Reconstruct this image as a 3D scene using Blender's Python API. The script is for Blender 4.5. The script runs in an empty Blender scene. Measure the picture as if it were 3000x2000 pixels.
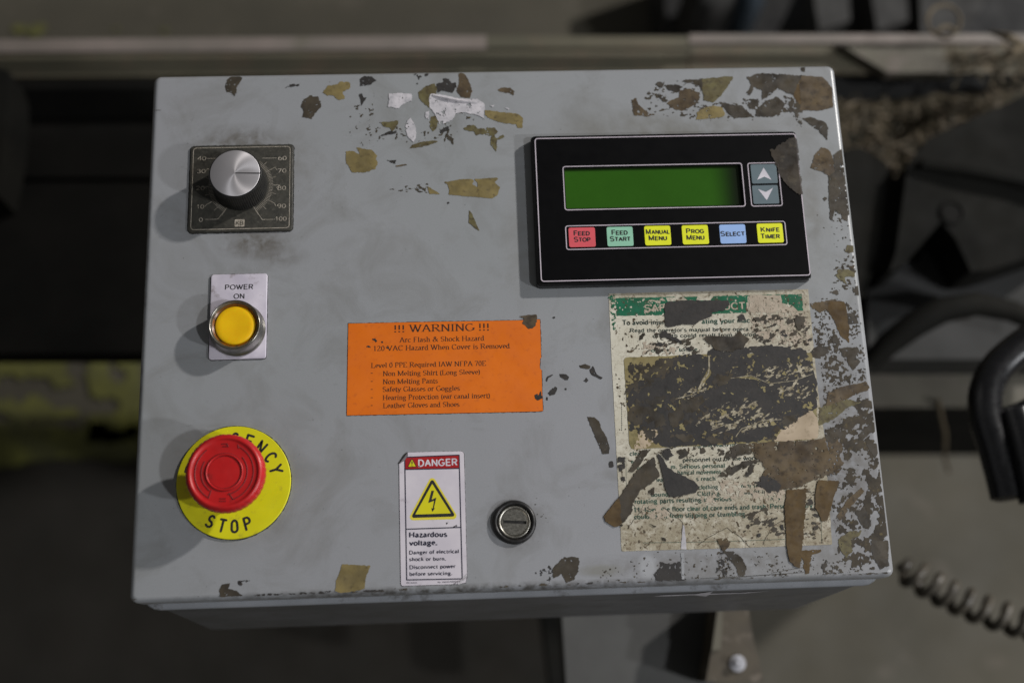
import bpy, bmesh, math, random
import numpy as np
from mathutils import Vector, Matrix
from mathutils.geometry import tessellate_polygon
S = bpy.context.scene
COL = S.collection
rad = math.radians
LIDZ = 1.0            # height of the lid face above the floor
DEP = .167            # depth of the enclosure

# ------------------------------------------------------------------ camera
R2 = np.array([[0.9987229077588665, -0.036473198983571035, 0.03496082484123164],
               [0.025753797060624695, 0.9628522505600622, 0.26879785253677785],
               [-0.0434660264417465, -0.2675541988968367, 0.9625619227862888]])
CAM = np.array([-0.027253550938210084, -0.19707770374736996, 0.6516157671367185])
FPX = 3550.778874830636
cam = bpy.data.cameras.new('camera')
cam.sensor_width = 36; cam.sensor_fit = 'HORIZONTAL'; cam.lens = FPX*36/3000
cam.clip_start = .01; cam.clip_end = 60
cam.dof.use_dof = True; cam.dof.focus_distance = .672; cam.dof.aperture_fstop = 3.6
co = bpy.data.objects.new('camera', cam); COL.objects.link(co)
M = Matrix.Identity(4)
for i in range(3):
    for j in range(3): M[i][j] = R2[j][i]
M[0][3], M[1][3], M[2][3] = CAM[0], CAM[1], CAM[2]+LIDZ
co.matrix_world = M
S.camera = co

# ------------------------------------------------------------------ light (indoor hall: three small distant lamps, dim surroundings)
S.view_settings.view_transform = 'Standard'; S.view_settings.look = 'None'
S.view_settings.exposure = 0; S.view_settings.gamma = 1
w = bpy.data.worlds.new('World'); S.world = w; w.use_nodes = True
w.node_tree.nodes['Background'].inputs[0].default_value = (.98, .98, .96, 1)
w.node_tree.nodes['Background'].inputs[1].default_value = .080
def lamp(name, d, dist, watt, size, colr):
    l = bpy.data.lights.new(name, 'AREA'); l.shape = 'DISK'; l.size = size; l.energy = watt; l.color = colr
    o = bpy.data.objects.new(name, l); COL.objects.link(o)
    v = Vector(d).normalized()
    o.location = v*dist + Vector((-.05, 0, LIDZ))
    o.rotation_euler = v.to_track_quat('Z', 'Y').to_euler()
    return o
lamp('hall_lamp_main', (1.70, .99, 1), 4.2, 128, .17, (1, .965, .93))
lamp('hall_lamp_low', (1.68, -.66, 1), 4.2, 50, .18, (.95, .97, 1))
lamp('hall_lamp_high', (.76, -.36, 1), 3.6, 31, .16, (.95, .97, 1))

# ------------------------------------------------------------------ coordinate helpers
def at(x, y, h=0.):
    """photo pixel (3000x2000) -> point on the plane h metres above the lid face"""
    d = R2.T @ np.array([(x-1500)/FPX, -(y-1000)/FPX, -1.0])
    s = (h-CAM[2])/d[2]
    p = CAM+s*d
    return (p[0], p[1])
CR = {'c1': (370, 160, 2.614), 'c2': (970, 180, 3.1357), 'c3': (1500, 340, 2.45), 'c4': (1750, 160, 2.24),
      'c5': (350, 740, 3.92), 'c6': (350, 1160, 2.375), 'c7': (980, 890, 3.36), 'c8': (1120, 1280, 3.136),
      'A': (1700, 820, 2.502), 'B': (1700, 1180, 2.502), 'D': (360, 1580, 2.063), 'E': (1460, 1500, 1.993), 'px': (0, 0, 1)}
def cp(c, x, y, h=0.):
    ox, oy, s = CR[c]
    return at(ox+x/s, oy+y/s, h)
def cps(c, pts, h=0.): return [cp(c, x, y, h) for x, y in pts]

# ------------------------------------------------------------------ materials
MATS = {}
def lin(c):
    c = c/255.
    return c/12.92 if c <= .04045 else ((c+.055)/1.055)**2.4
def alb(r, g, b, k=1.26): return tuple(min(.9, lin(v)*k) for v in (r, g, b))
def newmat(name):
    m = bpy.data.materials.new(name); m.use_nodes = True
    MATS[name] = m
    nt = m.node_tree
    return m, nt, nt.nodes['Principled BSDF']
def N(nt, t, **kw):
    n = nt.nodes.new(t)
    for k, v in kw.items(): setattr(n, k, v)
    return n
def coords(nt, off=(0, 0, 0), sc=(1, 1, 1)):
    tc = N(nt, 'ShaderNodeTexCoord'); mp = N(nt, 'ShaderNodeMapping')
    mp.inputs['Location'].default_value = off; mp.inputs['Scale'].default_value = sc
    nt.links.new(tc.outputs['Object'], mp.inputs['Vector'])
    return mp.outputs['Vector']
def noise(nt, vec, scale, detail=4, rough=.55, dist=0):
    n = N(nt, 'ShaderNodeTexNoise'); n.inputs['Scale'].default_value = scale
    n.inputs['Detail'].default_value = detail; n.inputs['Roughness'].default_value = rough
    n.inputs['Distortion'].default_value = dist
    nt.links.new(vec, n.inputs['Vector']); return n.outputs['Fac']
def ramp(nt, fac, a, b, lo=0., hi=1.):
    n = N(nt, 'ShaderNodeMapRange'); n.clamp = True
    n.inputs['From Min'].default_value = a; n.inputs['From Max'].default_value = b
    n.inputs['To Min'].default_value = lo; n.inputs['To Max'].default_value = hi
    nt.links.new(fac, n.inputs['Value']); return n.outputs['Result']
def mixc(nt, fac, a, b):
    n = N(nt, 'ShaderNodeMix', data_type='RGBA')
    for sock, v in ((n.inputs[0], fac), (n.inputs[6], a), (n.inputs[7], b)):
        if hasattr(v, 'is_linked') or hasattr(v, 'links'): nt.links.new(v, sock)
        elif isinstance(v, (int, float)): sock.default_value = v
        else: sock.default_value = (*v[:3], 1)
    return n.outputs[2]
def math_(nt, op, a, b=None):
    n = N(nt, 'ShaderNodeMath', operation=op)
    for i, v in enumerate((a, b)):
        if v is None: continue
        if isinstance(v, (int, float)): n.inputs[i].default_value = v
        else: nt.links.new(v, n.inputs[i])
    return n.outputs[0]
def bump(nt, bs, h, strength=.2, dist=.0002):
    b = N(nt, 'ShaderNodeBump'); b.inputs['Strength'].default_value = strength; b.inputs['Distance'].default_value = dist
    nt.links.new(h, b.inputs['Height']); nt.links.new(b.outputs['Normal'], bs.inputs['Normal'])
def mottled(name, c1, c2, scale=60, rough=(.45, .65), metal=0, lo=.35, hi=.65, bstr=.15, bdist=.0001, bscale=900, spec=.5, detail=5, third=None, tscale=200, tlo=.6, thi=.7, sc=(1, 1, 1), alpha=1.0):
    m, nt, bs = newmat(name)
    v = coords(nt, sc=sc)
    c = mixc(nt, ramp(nt, noise(nt, v, scale, detail), lo, hi), c1, c2)
    if third is not None: c = mixc(nt, ramp(nt, noise(nt, v, tscale, 5, .65), tlo, thi), c, third)
    nt.links.new(c, bs.inputs['Base Color'])
    nt.links.new(ramp(nt, noise(nt, v, scale*2.3, 3), .3, .7, *rough), bs.inputs['Roughness'])
    bs.inputs['Metallic'].default_value = metal
    bs.inputs['Specular IOR Level'].default_value = spec
    bs.inputs['Alpha'].default_value = alpha
    if bstr: bump(nt, bs, noise(nt, v, bscale, 3), bstr, bdist)
    return m
def smudge(nt, col, geo, cx, cy, sx, sy, colr, amt, nscale=90, edge=.0, seed=0, lo=.30, hi=.62):
    """a worn/dirty patch of its own shape on the paint, soft edged and broken up by noise"""
    mp = N(nt, 'ShaderNodeMapping'); mp.vector_type = 'TEXTURE'
    mp.inputs['Location'].default_value = (cx, cy, 0); mp.inputs['Scale'].default_value = (sx, sy, 1)
    nt.links.new(geo, mp.inputs['Vector'])
    sep = N(nt, 'ShaderNodeSeparateXYZ'); nt.links.new(mp.outputs[0], sep.inputs[0])
    r = math_(nt, 'SQRT', math_(nt, 'ADD', math_(nt, 'POWER', math_(nt, 'ABSOLUTE', sep.outputs[0]), 2.), math_(nt, 'POWER', math_(nt, 'ABSOLUTE', sep.outputs[1]), 2.)))
    fall = ramp(nt, r, edge, 1., 1., 0.)
    ov = coords(nt, off=(seed*.37, seed*.11, seed))
    n = ramp(nt, noise(nt, ov, nscale, 6, .6, .4), lo, hi)
    f = math_(nt, 'MULTIPLY', math_(nt, 'MULTIPLY', fall, n), amt)
    return mixc(nt, f, col, colr)

# ---- enclosure paint
def paint():
    m, nt, bs = newmat('grey_enclosure_paint')
    v = coords(nt)
    tc = N(nt, 'ShaderNodeTexCoord').outputs['Object']
    base = mixc(nt, ramp(nt, noise(nt, v, 9, 4), .3, .7), (.288, .302, .310), (.318, .330, .338))
    base = mixc(nt, ramp(nt, noise(nt, v, 3.3, 2), .35, .65), base, (.318, .322, .342))
    base = mixc(nt, ramp(nt, noise(nt, v, 1500, 2, .7), .35, .75, 0, .28), base, (.20, .21, .21))
    base = mixc(nt, ramp(nt, noise(nt, v, 2600, 2, .7), .45, .8, 0, .3), base, (.42, .43, .45))
    # thin brownish grime, fine scuffs
    vs = coords(nt, sc=(1, .06, 1)); base = mixc(nt, ramp(nt, noise(nt, vs, 900, 4, .6), .70, .80, 0, .35), base, (.46, .47, .48))
    vs = coords(nt, sc=(.05, 1, 1)); base = mixc(nt, ramp(nt, noise(nt, vs, 1100, 4, .6), .70, .80, 0, .35), base, (.17, .17, .165))
    base = mixc(nt, ramp(nt, noise(nt, v, 26, 8, .65, .8), .48, .78, 0, .55), base, (.17, .165, .15))
    base = mixc(nt, ramp(nt, noise(nt, v, 150, 6, .7, .5), .66, .76, 0, .55), base, (.13, .125, .115))
    g = (.095, .080, .058)
    base = smudge(nt, base, tc, -.1505, .109, .030, .012, g, .80, 120, .2, 1)
    base = smudge(nt, base, tc, -.150, .079, .042, .040, g, .35, 120, .3, 2)
    base = smudge(nt, base, tc, -.141, .0455, .026, .011, g, .85, 110, .2, 3)
    base = smudge(nt, base, tc, -.128, .037, .019, .010, g, .55, 110, .1, 4)
    base = smudge(nt, base, tc, -.150, .004, .024, .036, g, .30, 130, .3, 5)
    base = smudge(nt, base, tc, -.150, -.090, .042, .042, (.12, .115, .10), .38, 90, .5, 6)
    base = smudge(nt, base, tc, .098, .112, .088, .014, (.16, .15, .125), .60, 60, .3, 7)
    base = smudge(nt, base, tc, .180, .060, .013, .060, (.16, .15, .13), .50, 60, .2, 8)
    base = smudge(nt, base, tc, .010, .040, .013, .045, (.2, .185, .16), .35, 60, .2, 9)
    base = smudge(nt, base, tc, .180, -.090, .030, .085, (.13, .115, .10), .75, 150, .3, 10)
    base = smudge(nt, base, tc, .110, -.142, .090, .010, (.13, .115, .10), .55, 200, .3, 11)
    base = smudge(nt, base, tc, -.02, -.1515, .19, .0042, (.07, .063, .055), .85, 160, .25, 12, .4, .62)
    base = smudge(nt, base, tc, -.2035, .02, .0035, .16, (.10, .09, .075), .8, 160, .0, 13, .45, .62)
    base = smudge(nt, base, tc, 0, -.116, .020, .020, (.12, .11, .10), .5, 160, .4, 14)
    base = smudge(nt, base, tc, -.118, .096, .018, .03, (.2, .195, .18), .5, 140, .0, 15)
    base = smudge(nt, base, tc, .07, -.142, .006, .008, (.44, .45, .47), .6, 30, .5, 16, .1, .4)
    base = smudge(nt, base, tc, .045, -.1435, .015, .004, (.22, .215, .19), .7, 60, .4, 17, .1, .5)
    nt.links.new(base, bs.inputs['Base Color'])
    nt.links.new(ramp(nt, noise(nt, v, 40, 6, .6), .3, .7, .25, .40), bs.inputs['Roughness'])
    bs.inputs['Specular IOR Level'].default_value = .55
    bump(nt, bs, math_(nt, 'ADD', noise(nt, v, 700, 2), math_(nt, 'MULTIPLY', noise(nt, v, 60, 4), 3.)), .14, .00012)
    return m
paint()
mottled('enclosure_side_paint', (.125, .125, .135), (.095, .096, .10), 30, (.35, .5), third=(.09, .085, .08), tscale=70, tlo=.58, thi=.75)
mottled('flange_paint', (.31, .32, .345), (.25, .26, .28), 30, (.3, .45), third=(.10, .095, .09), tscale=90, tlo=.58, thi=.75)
mottled('black_seam', (.015, .015, .015), (.04, .038, .035), 120, (.6, .8))
mottled('tape_tan', alb(126, 112, 72), alb(98, 87, 57), 80, (.35, .6), third=alb(80, 70, 48), tscale=260, tlo=.55, thi=.72, bstr=.35, bscale=600)
mottled('tape_olive', alb(98, 92, 62), alb(80, 72, 50), 140, (.35, .6), third=alb(60, 52, 38), tscale=300, tlo=.5, thi=.68, bstr=.35, bscale=600)
mottled('tape_brown', alb(94, 81, 62), alb(66, 56, 45), 60, (.25, .5), third=alb(52, 45, 38), tscale=220, tlo=.5, thi=.7, bstr=.4, bscale=400)
mottled('tape_dark', alb(68, 61, 50), alb(46, 42, 37), 70, (.3, .6), third=alb(86, 76, 62), tscale=300, tlo=.62, thi=.75, bstr=.5, bscale=500)
mottled('tape_flake', alb(68, 61, 50), alb(50, 45, 38), 130, (.5, .75), spec=.3, third=alb(92, 82, 58), tscale=300, tlo=.58, thi=.7, bstr=.4)
mottled('tape_film', alb(66, 58, 48), alb(40, 36, 32), 90, (.35, .6), third=alb(86, 78, 64), tscale=180, tlo=.55, thi=.75, bstr=.4, bscale=500, alpha=.80)
mottled('tape_black', alb(46, 43, 41), alb(36, 34, 33), 110, (.45, .75), third=alb(66, 58, 50), tscale=420, tlo=.60, thi=.74, bstr=.6, bscale=600)
mottled('pale_smear', alb(146, 147, 149), alb(134, 136, 139), 90, (.5, .7))
mottled('tape_amber', alb(92, 76, 52), alb(74, 61, 44), 110, (.22, .4), third=alb(60, 49, 37), tscale=260, tlo=.55, thi=.75, bstr=.3, bscale=400)
mottled('torn_paper', alb(190, 186, 190), alb(160, 158, 162), 160, (.7, .9), third=alb(128, 128, 132), tscale=500, tlo=.55, thi=.75, bstr=.5, bscale=900)
mottled('sliver_paper', alb(168, 160, 140), alb(112, 102, 80), 260, (.7, .9), third=alb(70, 62, 52), tscale=700, tlo=.5, thi=.66)
mottled('black_print', (.010, .010, .011), (.022, .02, .02), 300, (.5, .7), bstr=0)
mottled('navy_print', (.014, .014, .035), (.022, .022, .045), 300, (.5, .6), bstr=0)
mottled('warning_print', (.022, .010, .006), (.055, .018, .006), 400, (.6, .8), bstr=0, third=(.25, .075, .008), tscale=900, tlo=.60, thi=.72)
mottled('white_print', alb(200, 196, 202), alb(180, 176, 184), 90, (.4, .6), bstr=0)
mottled('border_print', alb(186, 176, 184), alb(170, 162, 170), 90, (.4, .6), bstr=0)
mottled('grey_print', alb(168, 160, 148), alb(136, 128, 116), 260, (.5, .7), bstr=0, third=alb(60, 56, 50), tscale=800, tlo=.55, thi=.7)
mottled('green_print', (.02, .085, .055), (.03, .06, .045), 200, (.5, .7), bstr=0, third=(.11, .14, .11), tscale=900, tlo=.6, thi=.7)
mottled('dark_green_print', (.018, .040, .030), (.03, .035, .028), 200, (.5, .7), bstr=0, third=(.14, .14, .11), tscale=1000, tlo=.62, thi=.7)
mottled('header_green', (.012, .16, .085), (.014, .095, .045), 70, (.35, .5), third=(.05, .07, .04), tscale=300, tlo=.56, thi=.7)
mottled('rubbed_beige', alb(168, 156, 140), alb(148, 136, 120), 160, (.6, .8), third=alb(110, 100, 86), tscale=500, tlo=.55, thi=.75)
mottled('pale_residue', alb(136, 126, 88), alb(118, 106, 72), 50, (.35, .55), third=alb(84, 78, 48), tscale=140, tlo=.52, thi=.72, bstr=.2)
mottled('beige_residue', alb(172, 156, 134), alb(150, 134, 112), 60, (.45, .65), third=alb(120, 106, 84), tscale=260, tlo=.55, thi=.75, bstr=.2)
mottled('orange_sticker', (.80, .175, .004), (.72, .150, .004), 40, (.45, .6), third=(.50, .10, .010), tscale=300, tlo=.56, thi=.86, bstr=.1)
mottled('white_vinyl', alb(196, 190, 196), alb(184, 178, 186), 50, (.35, .5), third=alb(150, 142, 148), tscale=110, tlo=.62, thi=.8, bstr=.06)
mottled('red_vinyl', (.42, .014, .016), (.34, .012, .014), 60, (.35, .5), bstr=.06)
mottled('yellow_vinyl', (.72, .66, .014), (.66, .60, .014), 60, (.35, .5), third=(.42, .36, .03), tscale=260, tlo=.66, thi=.8, bstr=.06)
mottled('pale_yellow_vinyl', (.78, .66, .06), (.72, .62, .06), 60, (.35, .5), bstr=.06)
mottled('button_plate_paint', alb(192, 186, 196), alb(172, 166, 178), 70, (.3, .5), third=alb(112, 102, 100), tscale=90, tlo=.60, thi=.76, bstr=.05)
mottled('dial_plate_black', (.030, .029, .024), (.052, .049, .040), 260, (.4, .6), third=(.095, .088, .07), tscale=1200, tlo=.55, thi=.72, bstr=.3)
mottled('black_plastic', (.008, .008, .009), (.014, .014, .014), 200, (.3, .42), bstr=.1)
mottled('knob_black', (.007, .007, .007), (.018, .017, .015), 300, (.35, .5), bstr=.1)
mottled('display_film', (.0012, .0012, .0017), (.0018, .0018, .0022), 60, (.5, .6), bstr=.04, spec=.10, third=(.05, .05, .05), tscale=700, tlo=.86, thi=.88)
mottled('red_plastic', (.53, .012, .013), (.44, .011, .012), 90, (.30, .46), third=(.20, .014, .014), tscale=130, tlo=.58, thi=.78, bstr=.1)
mottled('red_groove', (.17, .007, .009), (.22, .010, .012), 200, (.5, .7), bstr=0)
mottled('chrome', (.34, .325, .30), (.22, .21, .18), 120, (.24, .38), metal=1, bstr=.05)
mottled('worn_steel', (.46, .44, .39), (.32, .305, .27), 500, (.3, .45), metal=1, third=(.12, .11, .09), tscale=900, tlo=.58, thi=.72, bstr=.4, bscale=1500)
mottled('lock_black', (.010, .010, .010), (.022, .020, .020), 260, (.3, .5), bstr=.2)
mottled('amber_ring', (.26, .085, .004), (.13, .055, .010), 240, (.2, .35), bstr=.1, third=(.05, .03, .015), tscale=300, tlo=.5, thi=.65)
for nm, c in (('key_red', (204, 84, 92)), ('key_mint', (136, 186, 160)), ('key_yellow', (214, 218, 40)), ('key_blue', (142, 172, 220)), ('key_grey', (92, 106, 112))):
    a = alb(*c); mottled(nm, a, tuple(x*.93 for x in a), 120, (.4, .5), bstr=.04)
def disc_yellow():
    return mottled('estop_yellow', (.74, .70, .008), (.66, .62, .008), 60, (.38, .5), third=(.38, .33, .03), tscale=180, tlo=.58, thi=.80, bstr=.06)
disc_yellow()
# spun aluminium
def spun():
    m, nt, bs = newmat('spun_aluminium')
    v = coords(nt)
    bs.inputs['Metallic'].default_value = .62; bs.inputs['Roughness'].default_value = .44
    bs.inputs['Anisotropic'].default_value = .85
    tg = N(nt, 'ShaderNodeTangent', direction_type='RADIAL', axis='Z')
    nt.links.new(tg.outputs[0], bs.inputs['Tangent'])
    nt.links.new(mixc(nt, ramp(nt, noise(nt, v, 60, 3), .3, .7), (.60, .575, .59), (.53, .51, .525)), bs.inputs['Base Color'])
spun()
# the yellow lens: translucent plastic, faintly domed
def lens():
    m, nt, bs = newmat('amber_lens')
    v = coords(nt)
    nt.links.new(mixc(nt, ramp(nt, noise(nt, v, 70, 3), .3, .7), (.95, .60, .004), (.86, .49, .004)), bs.inputs['Base Color'])
    bs.inputs['Roughness'].default_value = .38
    bs.inputs['Subsurface Weight'].default_value = .25
    bs.inputs['Subsurface Radius'].default_value = (.004, .002, .0005)
lens()
def ring_clear():
    m, nt, bs = newmat('clear_bezel')
    v = coords(nt)
    nt.links.new(mixc(nt, ramp(nt, noise(nt, v, 150, 4), .35, .65), (.30, .28, .23), (.20, .18, .14)), bs.inputs['Base Color'])
    bs.inputs['Roughness'].default_value = .18; bs.inputs['Metallic'].default_value = .55
ring_clear()
# LCD: green reflective glass, recess shade painted in at its right end and top
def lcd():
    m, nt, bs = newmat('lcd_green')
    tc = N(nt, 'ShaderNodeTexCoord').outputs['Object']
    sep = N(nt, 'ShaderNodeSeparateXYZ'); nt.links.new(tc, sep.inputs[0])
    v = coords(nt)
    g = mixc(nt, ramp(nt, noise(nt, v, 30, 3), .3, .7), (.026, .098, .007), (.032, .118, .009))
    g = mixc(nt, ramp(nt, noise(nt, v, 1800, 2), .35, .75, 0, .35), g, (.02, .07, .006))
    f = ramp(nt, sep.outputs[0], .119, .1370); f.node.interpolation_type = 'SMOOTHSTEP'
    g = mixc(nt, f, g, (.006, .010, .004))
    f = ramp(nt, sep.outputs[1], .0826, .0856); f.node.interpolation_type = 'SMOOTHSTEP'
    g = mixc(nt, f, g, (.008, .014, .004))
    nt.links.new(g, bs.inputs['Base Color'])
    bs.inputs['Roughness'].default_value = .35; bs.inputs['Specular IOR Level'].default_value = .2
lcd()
# instruction sticker: cream paper, rubbed and dirty toward the right and the bottom
def paper():
    m, nt, bs = newmat('grimy_paper')
    tc = N(nt, 'ShaderNodeTexCoord').outputs['Object']
    sep = N(nt, 'ShaderNodeSeparateXYZ'); nt.links.new(tc, sep.inputs[0])
    v = coords(nt)
    c = mixc(nt, ramp(nt, noise(nt, v, 40, 4), .3, .7), alb(197, 193, 180), alb(180, 175, 158))
    d1 = ramp(nt, sep.outputs[0], .085, .165, 0, .75)
    d2 = ramp(nt, sep.outputs[1], -.060, -.122, 0, .9)
    d3 = ramp(nt, sep.outputs[1], .000, .008, 0, .7)
    d = math_(nt, 'MAXIMUM', math_(nt, 'MAXIMUM', d1, d2), d3)
    n1 = noise(nt, v, 120, 8, .72, .6)
    c = mixc(nt, math_(nt, 'MULTIPLY', d, ramp(nt, n1, .30, .52)), c, alb(136, 127, 106))
    n2 = noise(nt, v, 420, 6, .75, .3)
    th = math_(nt, 'MULTIPLY', ramp(nt, n2, .52, .62), math_(nt, 'ADD', math_(nt, 'MULTIPLY', d, .9), .12))
    c = mixc(nt, th, c, alb(96, 82, 64))
    n3 = noise(nt, v, 60, 8, .7, 1.2)
    vein = ramp(nt, math_(nt, 'ABSOLUTE', math_(nt, 'SUBTRACT', n3, .5)), 0, .012, .6, 0)
    c = mixc(nt, vein, c, alb(110, 96, 76))
    nt.links.new(c, bs.inputs['Base Color']); bs.inputs['Roughness'].default_value = .62
    bump(nt, bs, noise(nt, v, 500, 5, .7), .4, .0001)
paper()
# background materials
mottled('floor_concrete', (.090, .081, .060), (.068, .062, .046), 5, (.7, .9), third=(.13, .112, .09), tscale=14, tlo=.58, thi=.75, bscale=60, bdist=.002)
mottled('worn_yellow_paint', (.15, .15, .034), (.095, .095, .036), 14, (.6, .8), third=(.22, .22, .045), tscale=22, tlo=.55, thi=.72, bscale=80)
mottled('near_black', (.0045, .0045, .004), (.0085, .008, .007), 12, (.7, .9), spec=.12, bscale=80)  # also stands in for shade in the recess and on the rail side
mottled('shadowed_floor', (.024, .0205, .015), (.034, .029, .022), 9, (.8, .95), third=(.035, .03, .025), tscale=40, tlo=.62, thi=.8, bscale=80)
mottled('galvanised_edge', (.22, .185, .165), (.17, .15, .13), 20, (.5, .7), third=(.14, .13, .10), tscale=30, tlo=.6, thi=.75)
mottled('olive_painted_steel', (.118, .104, .070), (.088, .082, .056), 12, (.6, .8), third=(.140, .102, .070), tscale=20, tlo=.5, thi=.75)
mottled('pale_dusty_steel', (.125, .115, .085), (.095, .085, .065), 14, (.6, .8), third=(.15, .12, .105), tscale=22, tlo=.55, thi=.7)
mottled('machine_grey', (.050, .050, .050), (.033, .033, .031), 9, (.6, .8), spec=.25, third=(.06, .06, .06), tscale=30, tlo=.62, thi=.75)
mottled('machine_dark', (.007, .007, .0062), (.012, .0115, .0095), 14, (.7, .9), spec=.12, bscale=80)
mottled('post_grey', (.080, .080, .076), (.066, .065, .062), 20, (.5, .7), third=(.06, .06, .055), tscale=30, tlo=.6, thi=.75)
mottled('bracket_tan', (.085, .068, .044), (.055, .044, .030), 40, (.5, .7), third=(.17, .14, .11), tscale=60, tlo=.58, thi=.7)
mottled('zinc', (.75, .75, .8), (.6, .6, .65), 60, (.25, .4), metal=.6)
mottled('handle_black', (.006, .006, .007), (.010, .010, .011), 60, (.22, .32), bstr=.05)
mottled('cord_black', (.040, .035, .027), (.095, .082, .062), 60, (.4, .6))
mottled('shaving', (.14, .108, .065), (.075, .058, .034), 60, (.6, .8))
mottled('sawdust', (.062, .048, .024), (.036, .029, .015), 40, (.8, .95), third=(.03, .028, .018), tscale=60, tlo=.5, thi=.62)
mottled('blue_cloth', (.055, .075, .10), (.03, .045, .06), 30, (.8, .95))
mottled('dark_cloth', (.010, .010, .011), (.02, .02, .02), 30, (.7, .9))
mottled('grey_cloth', (.040, .039, .037), (.022, .021, .020), 20, (.7, .9))
mottled('rust_brown', (.12, .08, .05), (.07, .05, .035), 30, (.7, .9))

# ------------------------------------------------------------------ mesh builder
class MB:
    def __init__(s): s.v = []; s.f = []; s.m = []
    def add(s, vs, fs, m=0):
        o = len(s.v); s.v += [tuple(float(c) for c in p) for p in vs]
        s.f += [tuple(i+o for i in f) for f in fs]; s.m += [m]*len(fs); return s
    def flat(s, loops, z, m=0):
        """filled polygon(s) with holes, 2D loops at height z"""
        L = [[Vector((x, y, 0)) for x, y in lp] for lp in loops]
        tris = tessellate_polygon(L)
        vs = [(p.x, p.y, z) for lp in L for p in lp]
        out = []
        for a, b, c in tris:
            A, B, C = vs[a], vs[b], vs[c]
            cr = (B[0]-A[0])*(C[1]-A[1])-(B[1]-A[1])*(C[0]-A[0])
            if abs(cr) < 1e-14: continue
            out.append((a, b, c) if cr > 0 else (a, c, b))
        return s.add(vs, out, m)
    def prism(s, loop, z0, z1, m=0, bev=0.):
        n = len(loop)
        ar = sum(loop[i][0]*loop[(i+1) % n][1]-loop[(i+1) % n][0]*loop[i][1] for i in range(n))
        if ar < 0: loop = loop[::-1]
        vs = [(x, y, z0) for x, y in loop]+[(x, y, z1) for x, y in loop]
        fs = [(i, (i+1) % n, n+(i+1) % n, n+i) for i in range(n)]
        s.add(vs, fs, m); s.flat([loop], z1, m)
        L = [Vector((x, y, 0)) for x, y in loop]
        b = [(x, y, z0) for x, y in loop]; fs = []
        for t in tessellate_polygon([L]):
            A, B, C = (b[i] for i in t)
            cr = (B[0]-A[0])*(C[1]-A[1])-(B[1]-A[1])*(C[0]-A[0])
            fs.append(t if cr < 0 else (t[0], t[2], t[1]))
        return s.add(b, fs, m)
    def stack(s, loops, m=0, cap0=False, cap1=True):
        """loops: list of (loop2d, z) with equal counts, lofted; caps as n-gons"""
        n = len(loops[0][0]); vs = [(x, y, z) for lp, z in loops for x, y in lp]; fs = []
        for k in range(len(loops)-1):
            for i in range(n):
                j = (i+1) % n
                fs.append((k*n+i, k*n+j, (k+1)*n+j, (k+1)*n+i))
        if cap1: fs.append(tuple(range((len(loops)-1)*n, len(loops)*n)))
        if cap0: fs.append(tuple(range(n-1, -1, -1)))
        return s.add(vs, fs, m)
    def lathe(s, prof, cx, cy, n=64, m=0, fn=None, cap=True):
        vs = []; fs = []
        for k, (r, z) in enumerate(prof):
            for i in range(n):
                a = 2*math.pi*i/n; rr = r if fn is None else fn(r, z, a)
                vs.append((cx+rr*math.cos(a), cy+rr*math.sin(a), z))
        for k in range(len(prof)-1):
            for i in range(n):
                j = (i+1) % n; fs.append((k*n+i, k*n+j, (k+1)*n+j, (k+1)*n+i))
        if cap: fs.append(tuple(range((len(prof)-1)*n, len(prof)*n)))
        return s.add(vs, fs, m)
    def strip(s, pts, wd, z, m=0, closed=False, round_=True):
        """flat line of width wd through 2D points"""
        pts = [np.array(p, float) for p in pts]; n = len(pts)
        for i in range(n if closed else n-1):
            a, b = pts[i], pts[(i+1) % n]; d = b-a; L = np.hypot(*d)
            if L < 1e-9: continue
            d /= L; q = np.array([-d[1], d[0]])*wd/2
            s.add([(*(a-q), z), (*(b-q), z), (*(b+q), z), (*(a+q), z)], [(0, 1, 2, 3)], m)
            if round_:
                k = 8; z2 = z+2e-6*(1+i % 3)
                s.add([(a[0]+wd/2*math.cos(t*2*math.pi/k), a[1]+wd/2*math.sin(t*2*math.pi/k), z2) for t in range(k)], [tuple(range(k))], m)
        if round_ and not closed:
            a = pts[-1]; k = 8
            s.add([(a[0]+wd/2*math.cos(t*2*math.pi/k), a[1]+wd/2*math.sin(t*2*math.pi/k), z+1e-6) for t in range(k)], [tuple(range(k))], m)
        return s
    def frame(s, x0, y0, x1, y1, r, wd, z, m=0):
        o = rrect(x0-wd/2, y0-wd/2, x1+wd/2, y1+wd/2, r+wd/2, 5); i = rrect(x0+wd/2, y0+wd/2, x1-wd/2, y1-wd/2, max(r-wd/2, 1e-5), 5)
        n = len(o); vs = [(x, y, z) for x, y in o+i]
        return s.add(vs, [(k, (k+1) % n, n+(k+1) % n, n+k) for k in range(n)], m)
    def tube(s, pts, r, n=10, m=0, caps=True):
        pts = [Vector(p) for p in pts]; rs = r if isinstance(r, (list, tuple)) else [r]*len(pts)
        vs = []; up = None
        for i, p in enumerate(pts):
            t = (pts[min(i+1, len(pts)-1)]-pts[max(i-1, 0)]).normalized()
            if up is None: up = t.orthogonal().normalized()
            up = (up-t*up.dot(t)).normalized(); q = t.cross(up)
            for k in range(n):
                a = 2*math.pi*k/n; vs.append(p+(up*math.cos(a)+q*math.sin(a))*rs[i])
        fs = []
        for i in range(len(pts)-1):
            for k in range(n):
                j = (k+1) % n; fs.append((i*n+k, i*n+j, (i+1)*n+j, (i+1)*n+k))
        if caps: fs += [tuple(range(n-1, -1, -1)), tuple(range((len(pts)-1)*n, len(pts)*n))]
        return s.add(vs, fs, m)
    def box(s, x0, y0, z0, x1, y1, z1, m=0): return s.prism([(x0, y0), (x1, y0), (x1, y1), (x0, y1)], z0, z1, m)
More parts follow.
